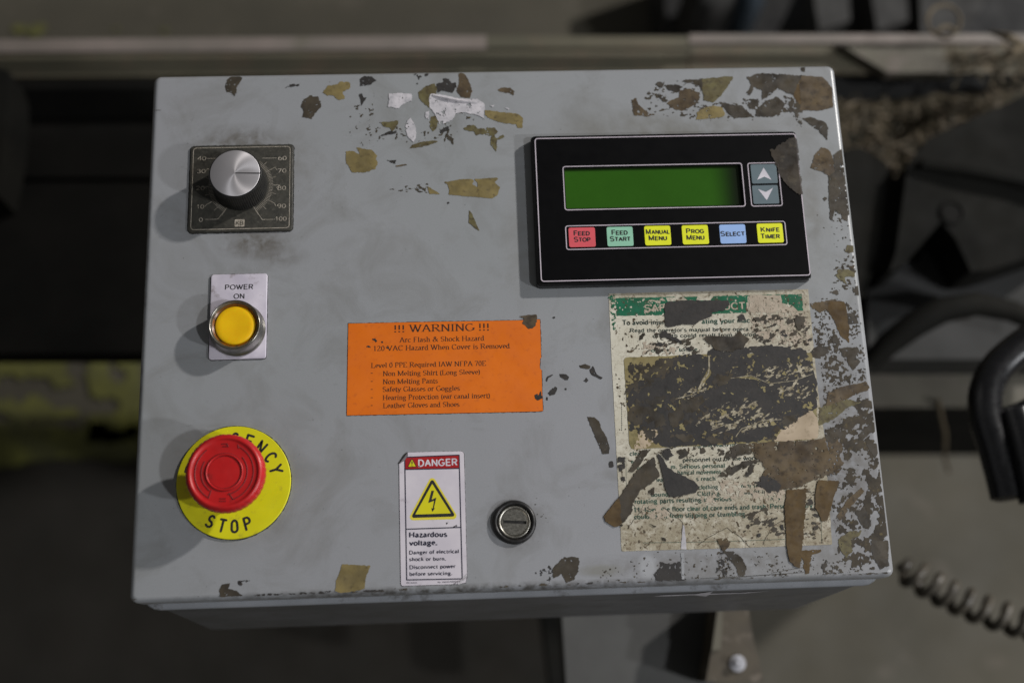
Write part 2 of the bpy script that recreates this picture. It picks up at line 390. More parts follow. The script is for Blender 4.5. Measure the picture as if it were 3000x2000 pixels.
    def build(s, name, mats, parent=None, loc=(0, 0, 0), smooth=True, ang=.6, **props):
        me = bpy.data.meshes.new(name); me.from_pydata(s.v, [], s.f)
        for q in (mats if isinstance(mats, (list, tuple)) else [mats]): me.materials.append(MATS[q])
        me.polygons.foreach_set('material_index', s.m)
        if smooth:
            me.polygons.foreach_set('use_smooth', [True]*len(s.f)); me.set_sharp_from_angle(angle=ang)
        me.update()
        o = bpy.data.objects.new(name, me); COL.objects.link(o); o.location = loc
        if parent: o.parent = parent
        for k, v in props.items(): o[k] = v
        return o
def rrect(x0, y0, x1, y1, r, n=5):
    out = []
    for cx, cy, a0 in ((x1-r, y1-r, 0), (x0+r, y1-r, 90), (x0+r, y0+r, 180), (x1-r, y0+r, 270)):
        for k in range(n+1):
            a = rad(a0+90*k/n); out.append((cx+r*math.cos(a), cy+r*math.sin(a)))
    return out
def rslab(mb, x0, y0, x1, y1, r, z0, z1, bev, m=0, cap0=False, nb=3):
    loops = [(rrect(x0, y0, x1, y1, r), z0)]
    for k in range(nb+1):
        a = math.pi/2*k/nb; d = bev*(1-math.cos(a)); loops.append((rrect(x0+d, y0+d, x1-d, y1-d, max(r-d, 1e-5)), z1-bev+bev*math.sin(a)))
    return mb.stack(loops, m, cap0)
def thing(name, label, cat, loc=(0, 0, 0), group=None):
    o = bpy.data.objects.new(name, None); COL.objects.link(o); o.location = loc; o.empty_display_size = .05
    o['label'] = label; o['category'] = cat
    if group: o['group'] = group
    return o
def tag(o, label, cat, group=None):
    o['label'] = label; o['category'] = cat
    if group: o['group'] = group
    return o

# ------------------------------------------------------------------ numpy noise + marching squares: torn tape, flaking print
def vnoise(X, Y, freq, seed, octv=4, gain=.55):
    out = np.zeros_like(X); amp = 1.; tot = 0.
    for k in range(octv):
        rng = np.random.RandomState(seed*31+k*7+5); G = rng.rand(64, 64)
        x = X*freq*2**k+17.3*k+seed; y = Y*freq*2**k+9.1*k+seed*.7
        xi = np.floor(x).astype(int); yi = np.floor(y).astype(int); fx = x-xi; fy = y-yi
        fx = fx*fx*(3-2*fx); fy = fy*fy*(3-2*fy)
        g = lambda a, b: G[a % 64, b % 64]
        out += amp*((g(xi, yi)*(1-fx)+g(xi+1, yi)*fx)*(1-fy)+(g(xi, yi+1)*(1-fx)+g(xi+1, yi+1)*fx)*fy)
        tot += amp; amp *= gain
    return out/tot
def sdf(X, Y, poly):
    P = np.array(poly); n = len(P); D = np.full(X.shape, 1e9); inside = np.zeros(X.shape, bool)
    for i in range(n):
        a, b = P[i], P[(i+1) % n]; e = b-a; L = e@e+1e-18
        t = np.clip(((X-a[0])*e[0]+(Y-a[1])*e[1])/L, 0, 1)
        D = np.minimum(D, np.hypot(X-a[0]-t*e[0], Y-a[1]-t*e[1]))
        c = (a[1] > Y) != (b[1] > Y)
        with np.errstate(divide='ignore', invalid='ignore'):
            xx = (b[0]-a[0])*(Y-a[1])/(b[1]-a[1]+1e-18)+a[0]
        inside ^= c & (X < xx)
    return np.where(inside, D, -D)
def march(F, x0, y0, res, z, mb, m=0):
    ny, nx = F.shape; pos = F > 0
    full = pos[:-1, :-1] & pos[:-1, 1:] & pos[1:, :-1] & pos[1:, 1:]
    anyp = pos[:-1, :-1] | pos[:-1, 1:] | pos[1:, :-1] | pos[1:, 1:]
    for j in range(ny-1):
        row = full[j]
        if row.any():
            d = np.diff(np.concatenate([[0], row.astype(int), [0]]))
            for a, b in zip(np.where(d == 1)[0], np.where(d == -1)[0]):
                X0, X1, Y0, Y1 = x0+a*res, x0+b*res, y0+j*res, y0+(j+1)*res
                mb.add([(X0, Y0, z), (X1, Y0, z), (X1, Y1, z), (X0, Y1, z)], [(0, 1, 2, 3)], m)
    J, I = np.where(anyp & ~full)
    for j, i in zip(J.tolist(), I.tolist()):
        cs = [(i, j), (i+1, j), (i+1, j+1), (i, j+1)]; out = []
        for k in range(4):
            a = cs[k]; b = cs[(k+1) % 4]; fa = F[a[1], a[0]]; fb = F[b[1], b[0]]
            if fa > 0: out.append((x0+a[0]*res, y0+a[1]*res, z))
            if (fa > 0) != (fb > 0):
                t = fa/(fa-fb); out.append((x0+(a[0]+t*(b[0]-a[0]))*res, y0+(a[1]+t*(b[1]-a[1]))*res, z))
        if len(out) >= 3: mb.add(out, [tuple(range(len(out)))], m)
_seed = [3]
def torn(polys, z, amp=.7, hole=0., res=.35, ncell=1.6, fleck=False, thr=.5, holepoly=(), ang=0., stretch=1., hcell=2.2, mb=None, m=0, soft=3.):
    """ragged sheet. polys in metres; amp, res, ncell in mm. fleck: only islands of noise survive"""
    mb = mb or MB(); _seed[0] += 1; sd = _seed[0]
    for poly in polys:
        P = np.array(poly)*1000; pad = amp+1
        x0, y0 = P.min(0)-pad; x1, y1 = P.max(0)+pad
        xs = np.arange(x0, x1+res, res); ys = np.arange(y0, y1+res, res)
        X, Y = np.meshgrid(xs, ys)
        D = sdf(X, Y, P)
        c, s_ = math.cos(ang), math.sin(ang)
        U = (X*c+Y*s_)/stretch; V = -X*s_+Y*c
        n = vnoise(U, V, 1/ncell, sd, 4)
        F = D+(n-.5)*2*amp*1.6
        if hole > 0:
            h = vnoise(U+50, V+20, 1/hcell, sd+100, 5, .6)
            F = np.minimum(F, (h-(.28+.30*hole))*6)
        if fleck:
            h = vnoise(U+80, V+70, 1/hcell, sd+200, 5, .62)
            F = np.minimum(F, (h-thr-.10*np.clip(1-D/soft, 0, 1))*6)
        for hp in holepoly:
            F = np.minimum(F, -sdf(X, Y, np.array(hp)*1000)+(n-.5)*amp)
        if res < 1: F = np.minimum(F, np.minimum(np.minimum(201.2-X, X+201.2), np.minimum(150.2-Y, Y+150.6)))   # never past the rounded lid edge
        march(F, x0/1000, y0/1000, res/1000, z, mb, m); z += 4e-6
    return mb

# ------------------------------------------------------------------ lettering
_tc = {}
def glyphs(txt, bold=0.):
    key = (txt, bold)
    if key not in _tc:
        cu = bpy.data.curves.new('t', 'FONT'); cu.body = txt; cu.resolution_u = 3; cu.offset = bold; cu.fill_mode = 'FRONT'
        ob = bpy.data.objects.new('t', cu); me = bpy.data.meshes.new_from_object(ob)
        V = np.array([v.co[:2] for v in me.vertices]).reshape(-1, 2); Fc = [tuple(p.vertices) for p in me.polygons]
        out = []
        for f in Fc:
            a, b, c = V[f[0]], V[f[1]], V[f[2]]
            cr = (b[0]-a[0])*(c[1]-a[1])-(b[1]-a[1])*(c[0]-a[0]); out.append(f if cr > 0 else f[::-1])
        bpy.data.objects.remove(ob); bpy.data.curves.remove(cu); bpy.data.meshes.remove(me)
        _tc[key] = (V, out)
    return _tc[key]
CAPH = None
def place(mb, V, Fc, P0, P1, cap, z, m, capv):
    """fit 2D glyph mesh between baseline points P0,P1 (metres) with cap height cap"""
    P0 = np.array(P0); P1 = np.array(P1); d = P1-P0; L = np.hypot(*d); d = d/L; q = np.array([-d[1], d[0]])
    x0, x1 = V[:, 0].min(), V[:, 0].max()
    u = (V[:, 0]-x0)/(x1-x0)*L; v = V[:, 1]/capv*cap
    W = P0[None]+u[:, None]*d+v[:, None]*q
    mb.add([(p[0], p[1], z+2e-6*((i//4) % 5)) for i, p in enumerate(W)], Fc, m)
def sans_font(mb, txt, P0, P1, cap, z, m=0, bold=0.):
    global CAPH
    if CAPH is None: CAPH = glyphs('H')[0][:, 1].max()
    V, Fc = glyphs(txt, bold); place(mb, V, Fc, P0, P1, cap, z, m, CAPH)
def smallcaps(txt, bold):
    """first letter full size, the rest at 80 %"""
    V1, F1 = sans_mesh(txt[0], .19); V2, F2 = sans_mesh(txt[1:], .24)
    V2 = V2*.8; V2 = V2+np.array([V1[:, 0].max()-V2[:, 0].min()+.10, 0])
    return np.concatenate([V1, V2]), F1+[tuple(i+len(V1) for i in f) for f in F2]
# serif alphabet: calligraphic strokes (thick down, thin up) with slab feet
def arc(cx, cy, rx, ry, a0, a1, n=9): return [(cx+rx*math.cos(rad(a0+(a1-a0)*k/n)), cy+ry*math.sin(rad(a0+(a1-a0)*k/n))) for k in range(n+1)]
XH = .66
SER = {
 '!': (.36, [[(.16, .98), (.16, .36)], [(.15, .06), (.17, .06)]], []),
 'W': (1.12, [[(.08, 1), (.34, 0)], [(.34, 0), (.56, .9)], [(.52, 1), (.78, 0)], [(.78, 0), (1.04, 1)]], [(.08, 1), (.52, 1), (1.04, 1)]),
 'A': (.86, [[(.1, 0), (.43, 1)], [(.43, 1), (.76, 0)], [(.22, .36), (.64, .36)]], [(.1, 0), (.76, 0)]),
 'R': (.84, [[(.17, 0), (.17, 1)], [(.17, 1), (.42, 1)]+arc(.42, .76, .24, .24, 90, -90)+[(.17, .52)], [(.38, .52), (.76, 0)]], [(.17, 0), (.10, 1), (.78, 0)]),
 'N': (.90, [[(.17, 0), (.17, 1)], [(.17, 1), (.74, 0)], [(.74, 0), (.74, 1)]], [(.17, 0), (.14, 1), (.74, 1)]),
 'I': (.40, [[(.2, 0), (.2, 1)]], [(.2, 0), (.2, 1)]),
 'G': (.88, [arc(.46, .5, .36, .5, 48, 345, 16)+[(.80, .42)], [(.80, .12), (.80, .42)]], [(.78, .42)]),
 'S': (.66, [arc(.33, .75, .22, .24, 35, 240, 9)+arc(.33, .26, .24, .25, 70, -150, 10)], []),
 'H': (.90, [[(.17, 0), (.17, 1)], [(.73, 0), (.73, 1)], [(.17, .5), (.73, .5)]], [(.17, 0), (.17, 1), (.73, 0), (.73, 1)]),
 'F': (.70, [[(.17, 0), (.17, 1)], [(.17, 1), (.58, 1)], [(.17, .54), (.44, .54)]], [(.17, 0)]),
 'V': (.86, [[(.1, 1), (.43, 0)], [(.43, 0), (.76, 1)]], [(.1, 1), (.76, 1)]),
 'C': (.82, [arc(.46, .5, .36, .5, 48, 312, 16)], [(.70, .84)]),
 'L': (.74, [[(.17, 0), (.17, 1)], [(.17, 0), (.64, 0), (.66, .18)]], [(.17, 1), (.1, 0)]),
 'P': (.70, [[(.17, 0), (.17, 1)], [(.17, 1), (.36, 1)]+arc(.38, .75, .22, .25, 90, -90)+[(.17, .5)]], [(.17, 0), (.1, 1)]),
 'E': (.76, [[(.17, 0), (.17, 1)], [(.17, 1), (.62, 1), (.62, .86)], [(.17, .52), (.48, .52)], [(.17, 0), (.64, 0), (.66, .16)]], [(.1, 0), (.1, 1)]),
 'M': (1.08, [[(.16, 0), (.16, 1)], [(.16, 1), (.54, .05)], [(.54, .05), (.90, 1)], [(.92, 0), (.92, 1)]], [(.16, 0), (.92, 0), (.12, 1), (.96, 1)]),
 '&': (.96, [[(.86, .0), (.30, .72)]+arc(.42, .80, .14, .18, 210, -30, 8)+[(.50, .60), (.20, .40)]+arc(.34, .22, .23, .22, 130, 300, 8)+[(.70, .30), (.80, .58)]], []),
 '0': (.62, [arc(.31, .49, .21, .49, 90, 450, 18)], []), '7': (.62, [[(.08, .86), (.1, .98), (.54, .98), (.26, 0)]], []),
 '1': (.62, [[(.16, .84), (.32, .98), (.32, 0)]], [(.32, 0)]), '2': (.62, [arc(.28, .74, .21, .23, 160, -30, 8)+[(.06, .02), (.52, .02), (.56, .16)]], []),
 'a': (.56, [[(.40, .08), (.40, .45)]+arc(.26, .48, .14, .18, 0, 160, 6), [(.40, .38), (.2, .3)]+arc(.2, .16, .12, .15, 100, 300, 7)+[(.40, .12)], [(.40, .08), (.52, .03)]], []),
 'b': (.62, [[(.16, 1), (.16, .02)], arc(.34, .33, .20, .33, 150, -150, 12)], [(.1, 1)]),
 'c': (.54, [arc(.30, .33, .22, .33, 45, 315, 12)], []),
 'd': (.62, [[(.46, 1), (.46, 0)], arc(.28, .33, .20, .33, 30, 330, 12)], [(.40, 1), (.52, 0)]),
 'e': (.54, [[(.08, .38), (.46, .38)]+arc(.28, .36, .19, .30, 5, 300, 12)], []),
 'f': (.40, [[(.18, 0), (.18, .80)]+arc(.32, .82, .14, .16, 170, 60, 5), [(.06, XH), (.34, XH)]], [(.18, 0)]),
 'g': (.60, [arc(.27, .43, .17, .22, 0, 360, 12), [(.2, .2), (.16, .06), (.44, 0)]+arc(.28, -.14, .21, .15, 40, -220, 9), [(.42, .6), (.54, .64)]], []),
 'h': (.64, [[(.16, 0), (.16, 1)], arc(.33, .46, .17, .20, 150, 0, 6)+[(.50, 0)]], [(.1, 1), (.16, 0), (.50, 0)]),
 'i': (.34, [[(.17, 0), (.17, XH)], [(.16, .9), (.19, .9)]], [(.17, 0), (.12, XH)]),
 'k': (.62, [[(.16, 0), (.16, 1)], [(.16, .26), (.46, .64)], [(.26, .38), (.54, 0)]], [(.1, 1), (.16, 0), (.55, 0), (.46, XH)]),
 'l': (.34, [[(.17, 0), (.17, 1)]], [(.17, 0), (.12, 1)]),
 'm': (.94, [[(.15, 0), (.15, XH)], arc(.31, .46, .16, .20, 150, 0, 6)+[(.47, 0)], arc(.63, .46, .16, .20, 150, 0, 6)+[(.79, 0)]], [(.1, XH), (.15, 0), (.47, 0), (.79, 0)]),
 'n': (.64, [[(.16, 0), (.16, XH)], arc(.33, .46, .17, .20, 150, 0, 6)+[(.50, 0)]], [(.1, XH), (.16, 0), (.50, 0)]),
 'o': (.60, [arc(.30, .33, .22, .33, 90, 450, 16)], []),
 'p': (.62, [[(.16, XH), (.16, -.3)], arc(.34, .33, .20, .33, 150, -150, 12)], [(.1, XH), (.16, -.3)]),
 'q': (.62, [[(.46, XH), (.46, -.3)], arc(.28, .33, .20, .33, 30, 330, 12)], [(.46, -.3)]),
 'r': (.46, [[(.16, 0), (.16, XH)], arc(.30, .46, .14, .19, 150, 50, 5)], [(.1, XH), (.16, 0)]),
 's': (.48, [arc(.24, .49, .14, .16, 40, 250, 8)+arc(.24, .16, .16, .16, 70, -150, 8)], []),
 't': (.38, [[(.17, .84), (.17, .12)]+arc(.28, .12, .11, .12, 180, 290, 5), [(.06, XH), (.32, XH)]], []),
 'u': (.64, [[(.16, XH), (.16, .2)]+arc(.30, .2, .15, .19, 180, 350, 6), [(.48, XH), (.48, 0)]], [(.1, XH), (.42, XH), (.54, 0)]),
 'v': (.60, [[(.08, XH), (.30, 0)], [(.30, 0), (.52, XH)]], [(.08, XH), (.52, XH)]),
 'y': (.60, [[(.08, XH), (.30, 0)], [(.18, -.28), (.52, XH)]], [(.08, XH), (.52, XH)]),
 'z': (.52, [[(.08, XH), (.42, XH)], [(.42, XH), (.08, 0)], [(.08, 0), (.44, 0), (.46, .12)]], []),
 '(': (.36, [arc(.42, .38, .28, .62, 120, 240, 8)], []), ')': (.36, [arc(-.06, .38, .28, .62, 60, -60, 8)], []),
 '-': (.34, [[(.04, .3), (.28, .3)]], []), '.': (.28, [[(.12, .03), (.15, .03)]], []), ' ': (.34, [], []),
}
def serif_mesh(txt, track=0.):
    V = []; Fc = []; x = 0.
    for ch in txt:
        adv, strokes, feet = SER[ch]
        for st in strokes:
            for a, b in zip(st[:-1], st[1:]):
                dx, dy = b[0]-a[0], b[1]-a[1]; L = math.hypot(dx, dy) or 1e-6
                if dy < 0: sx, sy = -dx/L, -dy/L
                else: sx, sy = dx/L, dy/L
                # nib at a shallow angle: uprights and down-right diagonals thick, the rest thin
                wd = .048+.082*abs(sy*math.cos(.30)-(-sx if False else sx)*math.sin(.30))
                dt = .07 if L < .05 else .012
                if L < .05: wd = .15
                ex, ey = dx/L*dt, dy/L*dt; qx, qy = -dy/L*wd/2, dx/L*wd/2
                o = len(V)
                V += [(x+a[0]-ex-qx, a[1]-ey-qy), (x+b[0]+ex-qx, b[1]+ey-qy), (x+b[0]+ex+qx, b[1]+ey+qy), (x+a[0]-ex+qx, a[1]-ey+qy)]
                Fc.append((o, o+1, o+2, o+3))
        for fx, fy in feet:
            o = len(V); h = .045; y0 = fy-h if fy > .4 else fy
            V += [(x+fx-.14, y0), (x+fx+.14, y0), (x+fx+.14, y0+h), (x+fx-.14, y0+h)]; Fc.append((o, o+1, o+2, o+3))
        x += adv+track
    return np.array(V), Fc
SAN = dict(SER)
SAN.update({
 'U': (.86, [[(.14, 1), (.14, .3)]+arc(.43, .3, .29, .3, 180, 360, 10)+[(.72, 1)]], []), 'O': (.96, [arc(.48, .5, .38, .5, 90, 450, 20)], []),
 'T': (.74, [[(.05, 1), (.69, 1)], [(.37, 1), (.37, 0)]], []), 'D': (.86, [[(.14, 0), (.14, 1), (.40, 1)]+arc(.40, .5, .34, .5, 90, -90, 12)+[(.14, 0)]], []),
 'K': (.80, [[(.14, 0), (.14, 1)], [(.14, .38), (.68, 1)], [(.34, .58), (.74, 0)]], []), 'Y': (.78, [[(.06, 1), (.39, .45), (.72, 1)], [(.39, .45), (.39, 0)]], []),
 'B': (.80, [[(.14, 0), (.14, 1), (.44, 1)]+arc(.44, .76, .22, .24, 90, -90, 8)+[(.14, .52)], [(.44, .52)]+arc(.46, .26, .24, .26, 90, -90, 8)+[(.14, 0)]], []),
 'M': (.98, [[(.14, 0), (.14, 1), (.49, .08), (.84, 1), (.84, 0)]], []), 'N': (.86, [[(.14, 0), (.14, 1), (.72, 0), (.72, 1)]], []),
 'R': (.82, [[(.14, 0), (.14, 1), (.46, 1)]+arc(.46, .75, .22, .25, 90, -90, 8)+[(.14, .5)], [(.42, .5), (.70, 0)]], []), 'S': (.78, [arc(.39, .75, .27, .25, 25, 255, 10)+arc(.39, .26, .29, .26, 75, -155, 10)], []),
 'E': (.76, [[(.66, 1), (.14, 1), (.14, 0), (.68, 0)], [(.14, .52), (.60, .52)]], []), 'F': (.70, [[(.62, 1), (.14, 1), (.14, 0)], [(.14, .52), (.54, .52)]], []),
 'L': (.66, [[(.14, 1), (.14, 0), (.60, 0)]], []), 'C': (.88, [arc(.46, .5, .37, .5, 42, 318, 18)], []), 'G': (.94, [arc(.47, .5, .37, .5, 42, 330, 18)+[(.80, .44), (.50, .44)]], []),
 'P': (.78, [[(.14, 0), (.14, 1), (.46, 1)]+arc(.46, .74, .22, .26, 90, -90, 8)+[(.14, .48)]], []), 'x': (.58, [[(.08, XH), (.50, 0)], [(.50, XH), (.08, 0)]], []),
 'w': (.84, [[(.06, XH), (.24, 0), (.42, XH), (.60, 0), (.78, XH)]], []), 'j': (.30, [[(.16, XH), (.16, -.14)]+arc(.04, -.14, .12, .12, 0, -80, 4), [(.15, .92), (.17, .92)]], []), 'i': (.28, [[(.14, 0), (.14, XH)], [(.13, .92), (.15, .92)]], []),
 'l': (.28, [[(.14, 0), (.14, 1)]], []), 'r': (.40, [[(.14, 0), (.14, XH)], arc(.34, .42, .20, .24, 170, 75, 5)], []),
 '6': (.64, [arc(.33, .30, .24, .30, 0, 360, 14), arc(.45, .42, .36, .58, 180, 100, 8)], []), '8': (.64, [arc(.32, .75, .20, .24, 0, 360, 12), arc(.32, .26, .25, .27, 0, 360, 12)], []),
 '9': (.64, [arc(.31, .70, .24, .29, 0, 360, 14), arc(.19, .58, .36, .58, 0, -80, 8)], []), '3': (.64, [arc(.30, .75, .22, .24, 150, -80, 9)+arc(.30, .27, .25, .27, 80, -150, 9)], []),
 '5': (.64, [[(.54, 1), (.16, 1), (.11, .52)]+arc(.30, .31, .25, .31, 120, -150, 10)], []), '4': (.64, [[(.46, 0), (.46, 1), (.06, .28), (.60, .28)]], []), '0': (.64, [arc(.32, .5, .24, .5, 90, 450, 18)], []),
 '1': (.64, [[(.18, .80), (.38, 1), (.38, 0)]], []), '7': (.64, [[(.08, 1), (.56, 1), (.26, 0)]], []), '2': (.64, [arc(.31, .74, .24, .26, 165, -35, 9)+[(.07, 0), (.57, 0)]], []),
 '\u00a9': (1.0, [arc(.5, .5, .42, .5, 0, 360, 16), arc(.5, .5, .2, .24, 50, 310, 8)], []), '\u2019': (.24, [[(.13, 1), (.10, .78)]], []), '!': (.32, [[(.16, 1), (.16, .34)], [(.15, .05), (.17, .05)]], [])})
def sans_mesh(txt, wd=.14):
    V = []; Fc = []; x = 0.; k = 0
    for ch in txt:
        adv, strokes, _ = SAN[ch]
        for st in strokes:
            n = len(st)
            cl = n > 3 and math.hypot(st[0][0]-st[-1][0], st[0][1]-st[-1][1]) < 1e-3
            for i in range(n-1):
                a, b = st[i], st[i+1]; dx, dy = b[0]-a[0], b[1]-a[1]; L = math.hypot(dx, dy) or 1e-6
                dot = L < .045 and n == 2
                e0 = wd*.5 if dot else (wd*.32 if (i > 0 or cl) else 0); e1 = wd*.5 if dot else (wd*.32 if (i < n-2 or cl) else 0)
                if n > 6 and L < .14: e0 *= .35; e1 *= .35
                ux, uy = dx/L, dy/L; qx, qy = -uy*wd/2, ux*wd/2; o = len(V)
                V += [(x+a[0]-ux*e0-qx, a[1]-uy*e0-qy), (x+b[0]+ux*e1-qx, b[1]+uy*e1-qy), (x+b[0]+ux*e1+qx, b[1]+uy*e1+qy), (x+a[0]-ux*e0+qx, a[1]-uy*e0+qy)]
                Fc.append((o, o+1, o+2, o+3))
        x += adv+.02
    return np.array(V), Fc
def sans(mb, txt, P0, P1, cap, z, m=0, bold=0.):
    V, Fc = sans_mesh(txt, .125+bold*1.9); place(mb, V, Fc, P0, P1, cap, z, m, 1.06)
def serif(mb, txt, P0, P1, cap, z, m=0):
    V, Fc = serif_mesh(txt); place(mb, V, Fc, P0, P1, cap, z, m, 1.)
# round-ended engraved strokes (emergency stop plate)
ENG = {
 'E': [[(.5, 1), (0, 1), (0, 0), (.5, 0)], [(0, .5), (.42, .5)]], 'M': [[(0, 0), (0, 1), (.3, .35), (.6, 1), (.6, 0)]],
 'R': [[(0, 0), (0, 1), (.3, 1)]+arc(.3, .75, .22, .25, 90, -90, 6)+[(0, .5)], [(.25, .5), (.52, 0)]],
 'G': [arc(.28, .5, .28, .5, 50, 350, 12)+[(.32, .42)]], 'N': [[(0, 0), (0, 1), (.54, 0), (.54, 1)]],
 'C': [arc(.3, .5, .3, .5, 50, 310, 12)], 'Y': [[(0, 1), (.28, .5), (.56, 1)], [(.28, .5), (.28, 0)]],
 'S': [arc(.26, .75, .24, .25, 40, 240, 8)+arc(.26, .25, .26, .25, 60, -140, 8)], 'T': [[(0, 1), (.56, 1)], [(.28, 1), (.28, 0)]],
 'O': [arc(.26, .7, .26, .3, 0, 180, 8)+arc(.26, .3, .26, .3, 180, 360, 8)+[(.52, .7)]],
 'P': [[(0, 0), (0, 1), (.3, 1)]+arc(.3, .74, .24, .26, 90, -90, 6)+[(0, .48)]]}

# ================================================================== FLOOR AND FAR SETTING
def wat(x, y, z): return at(x, y, z-LIDZ)
fl = MB(); fl.flat([[(-6, -6), (6, -6), (6, 6), (-6, 6)]], 0)
floor = fl.build('floor', 'floor_concrete', smooth=False, kind='structure')
def floorpoly(pts, z): return [wat(x, y, z) for x, y in pts]
pm = MB()
for pts, am, ho in (([(262, 1020), (420, 1020), (420, 1290), (255, 1300)], 6, .12), ([(-60, 1030), (262, 1030), (250, 1240), (-60, 1230)], 14, .55),
                    ([(-60, 1230), (420, 1250), (420, 1330), (250, 1360), (-60, 1400)], 12, .22),
                    ([(-60, 62), (250, 70), (640, 60), (640, 115), (-60, 120)], 12, .80)):
    torn([floorpoly(pts, .004)], .004, amp=am, hole=ho, res=5, ncell=25, hcell=50, mb=pm)
pm.build('painted_marking', 'worn_yellow_paint', floor, smooth=False, kind='stuff')

# rear rail: bright top flange, painted web below
def span(y, z, x0, x1): return wat(x0, y, z), wat(x1, y, z)
def rail(name, label, cat, ya, yb, x0, x1, z, mat_top, mat_web, web, slope=0):
    o = thing(name, label, cat, (0, 0, 0))
    a = [wat(x0, ya+slope, z), wat(x1, ya, z), wat(x1, yb, z), wat(x0, yb+slope, z)]
    MB().prism(a, z-.006, z).build('flange', mat_top, o, smooth=False)
    b0 = a[3]; b1 = a[2]
    t = .012
    zw = z-.022
    MB().prism([wat(x0, yb-12+slope, zw), wat(x1, yb-12, zw), wat(x1, web, zw), wat(x0, web+slope, zw)], zw-.005, zw).build('web', mat_web, o, smooth=False)
    return o
RZ = .55
r = rail('frame_rail', 'long olive frame rail with bright worn top edge, upper left behind the box', 'rail', 104, 142, -300, 1425, RZ, 'galvanised_edge', 'olive_painted_steel', 214, 14)
r2 = rail('frame_rail', 'short dull olive frame rail between the two bright edged lengths behind the box', 'rail', 106, 140, 1427, 2018, RZ-.001, 'olive_painted_steel', 'olive_painted_steel', 214, 0)
r3 = rail('frame_rail', 'dusty beige topped frame rail at upper right with a wood curl on it', 'rail', 100, 126, 2020, 3300, RZ, 'galvanised_edge', 'olive_painted_steel', 214, 0)
# bright wide shelf of the rail at the right
sh = MB().prism([wat(x, y, .545) for x, y in [(2450, 122), (2700, 122), (2760, 140), (2790, 215), (2600, 212), (2520, 165)]], .530, .545).build('dusty_plate', 'pale_dusty_steel', smooth=False)
tag(sh, 'pale dusty steel plate with a sloping edge below the rail at upper right', 'plate')
sh = MB().prism([wat(x, y, .49) for x, y in [(1900, 200), (2640, 210), (2900, 215), (2880, 300), (2600, 330), (1900, 330)]], .45, .49).build('grey_channel', 'machine_grey', smooth=False)
tag(sh, 'dull grey steel channel just behind the top right corner of the control box', 'channel')
# near-black panels standing in for the shadowed recess between the rails
cb = thing('recess_shade', 'near-black panels standing in for the shadowed recess behind the control box', 'panel')
for (y0, y1, z) in ((200, 345, .485), (352, 520, .480), (526, 1033, .475)):
    MB().prism([wat(x, y, z) for x, y in [(-300, y0), (3300, y0), (3300, y1), (-300, y1)]], z-.04, z).build('shade_panel', 'near_black', cb, smooth=False)
# grey pillar foot at the far left edge
o = MB().prism([wat(x, y, .56) for x, y in [(-120, 190), (22, 205), (24, 300), (12, 420), (-18, 560), (-120, 600)]], .50, .56).build('curved_guard', 'machine_dark', smooth=False)
tag(o, 'grey curved guard plate cut off by the left picture edge', 'guard')
# dark sheet added for the shadow on the floor, lower left
mt = MB(); torn([floorpoly([(-400, 1395), (420, 1345), (1700, 1500), (1700, 2500), (-400, 2500)], .012)], .012, amp=12, res=8, ncell=60, mb=mt)
mo = mt.build('floor_shade', 'shadowed_floor', smooth=False); tag(mo, 'dark sheet standing in for the shadowed floor at lower left under the control box', 'mat')

# ---- machine to the right
mc = thing('machine', 'dark machine casting over a dull grey base plate right of the control box', 'machine')
MB().prism([wat(x, y, .56) for x, y in [(2545, 1052), (2540, 860), (2565, 780), (2640, 700), (3300, 700), (3300, 1052)]], .50, .56).build('base_plate', 'machine_grey', mc, smooth=False)
MB().prism([wat(x, y, .62) for x, y in [(3200, 190), (2720, 405), (2660, 480), (2625, 740), (2605, 795), (2650, 775), (2758, 648), (2800, 700), (2845, 795), (2900, 790), (3200, 690)]], .565, .62).build('casting', 'machine_dark', mc, smooth=False)
MB().prism([wat(x, y, .60) for x, y in [(2470, 440), (2520, 430), (2590, 470), (2640, 560), (2620, 800), (2560, 790), (2530, 870), (2480, 870)]], .50, .60).build('casting', 'machine_dark', mc, smooth=False)
MB().tube([(*wat(x, y, z), z) for x, y, z in [(2700, 480, .625), (2850, 500, .63), (3000, 530, .63), (3150, 580, .63)]], .006, 8).build('rib', 'machine_dark', mc)
for x, y, rr, z in ((2790, 622, .010, .622), (2668, 738, .009, .562), (2756, 735, .004, .562), (2812, 738, .007, .562)):
    c = wat(x, y, z); MB().lathe([(rr*1.15, z-.003), (rr*1.15, z), (rr, z+.0006), (rr*.96, z-.001)], c[0], c[1], 20).build('bore', 'near_black', mc)
hs = MB().tube([(*wat(x, y, z), z) for x, y, z in [(2545, 1065, .60), (2600, 1010, .61), (2680, 950, .62), (2760, 908, .625), (2860, 890, .625), (2960, 910, .62), (3080, 960, .61)]], [.009, .011, .012, .012, .011, .010, .009], 12).build('shadow_arc', 'machine_dark')  # dark tube added in place of the shadow arc on the plate
tag(hs, 'dark tube standing in for the shadow arc on the grey machine plate', 'shadow_arc')
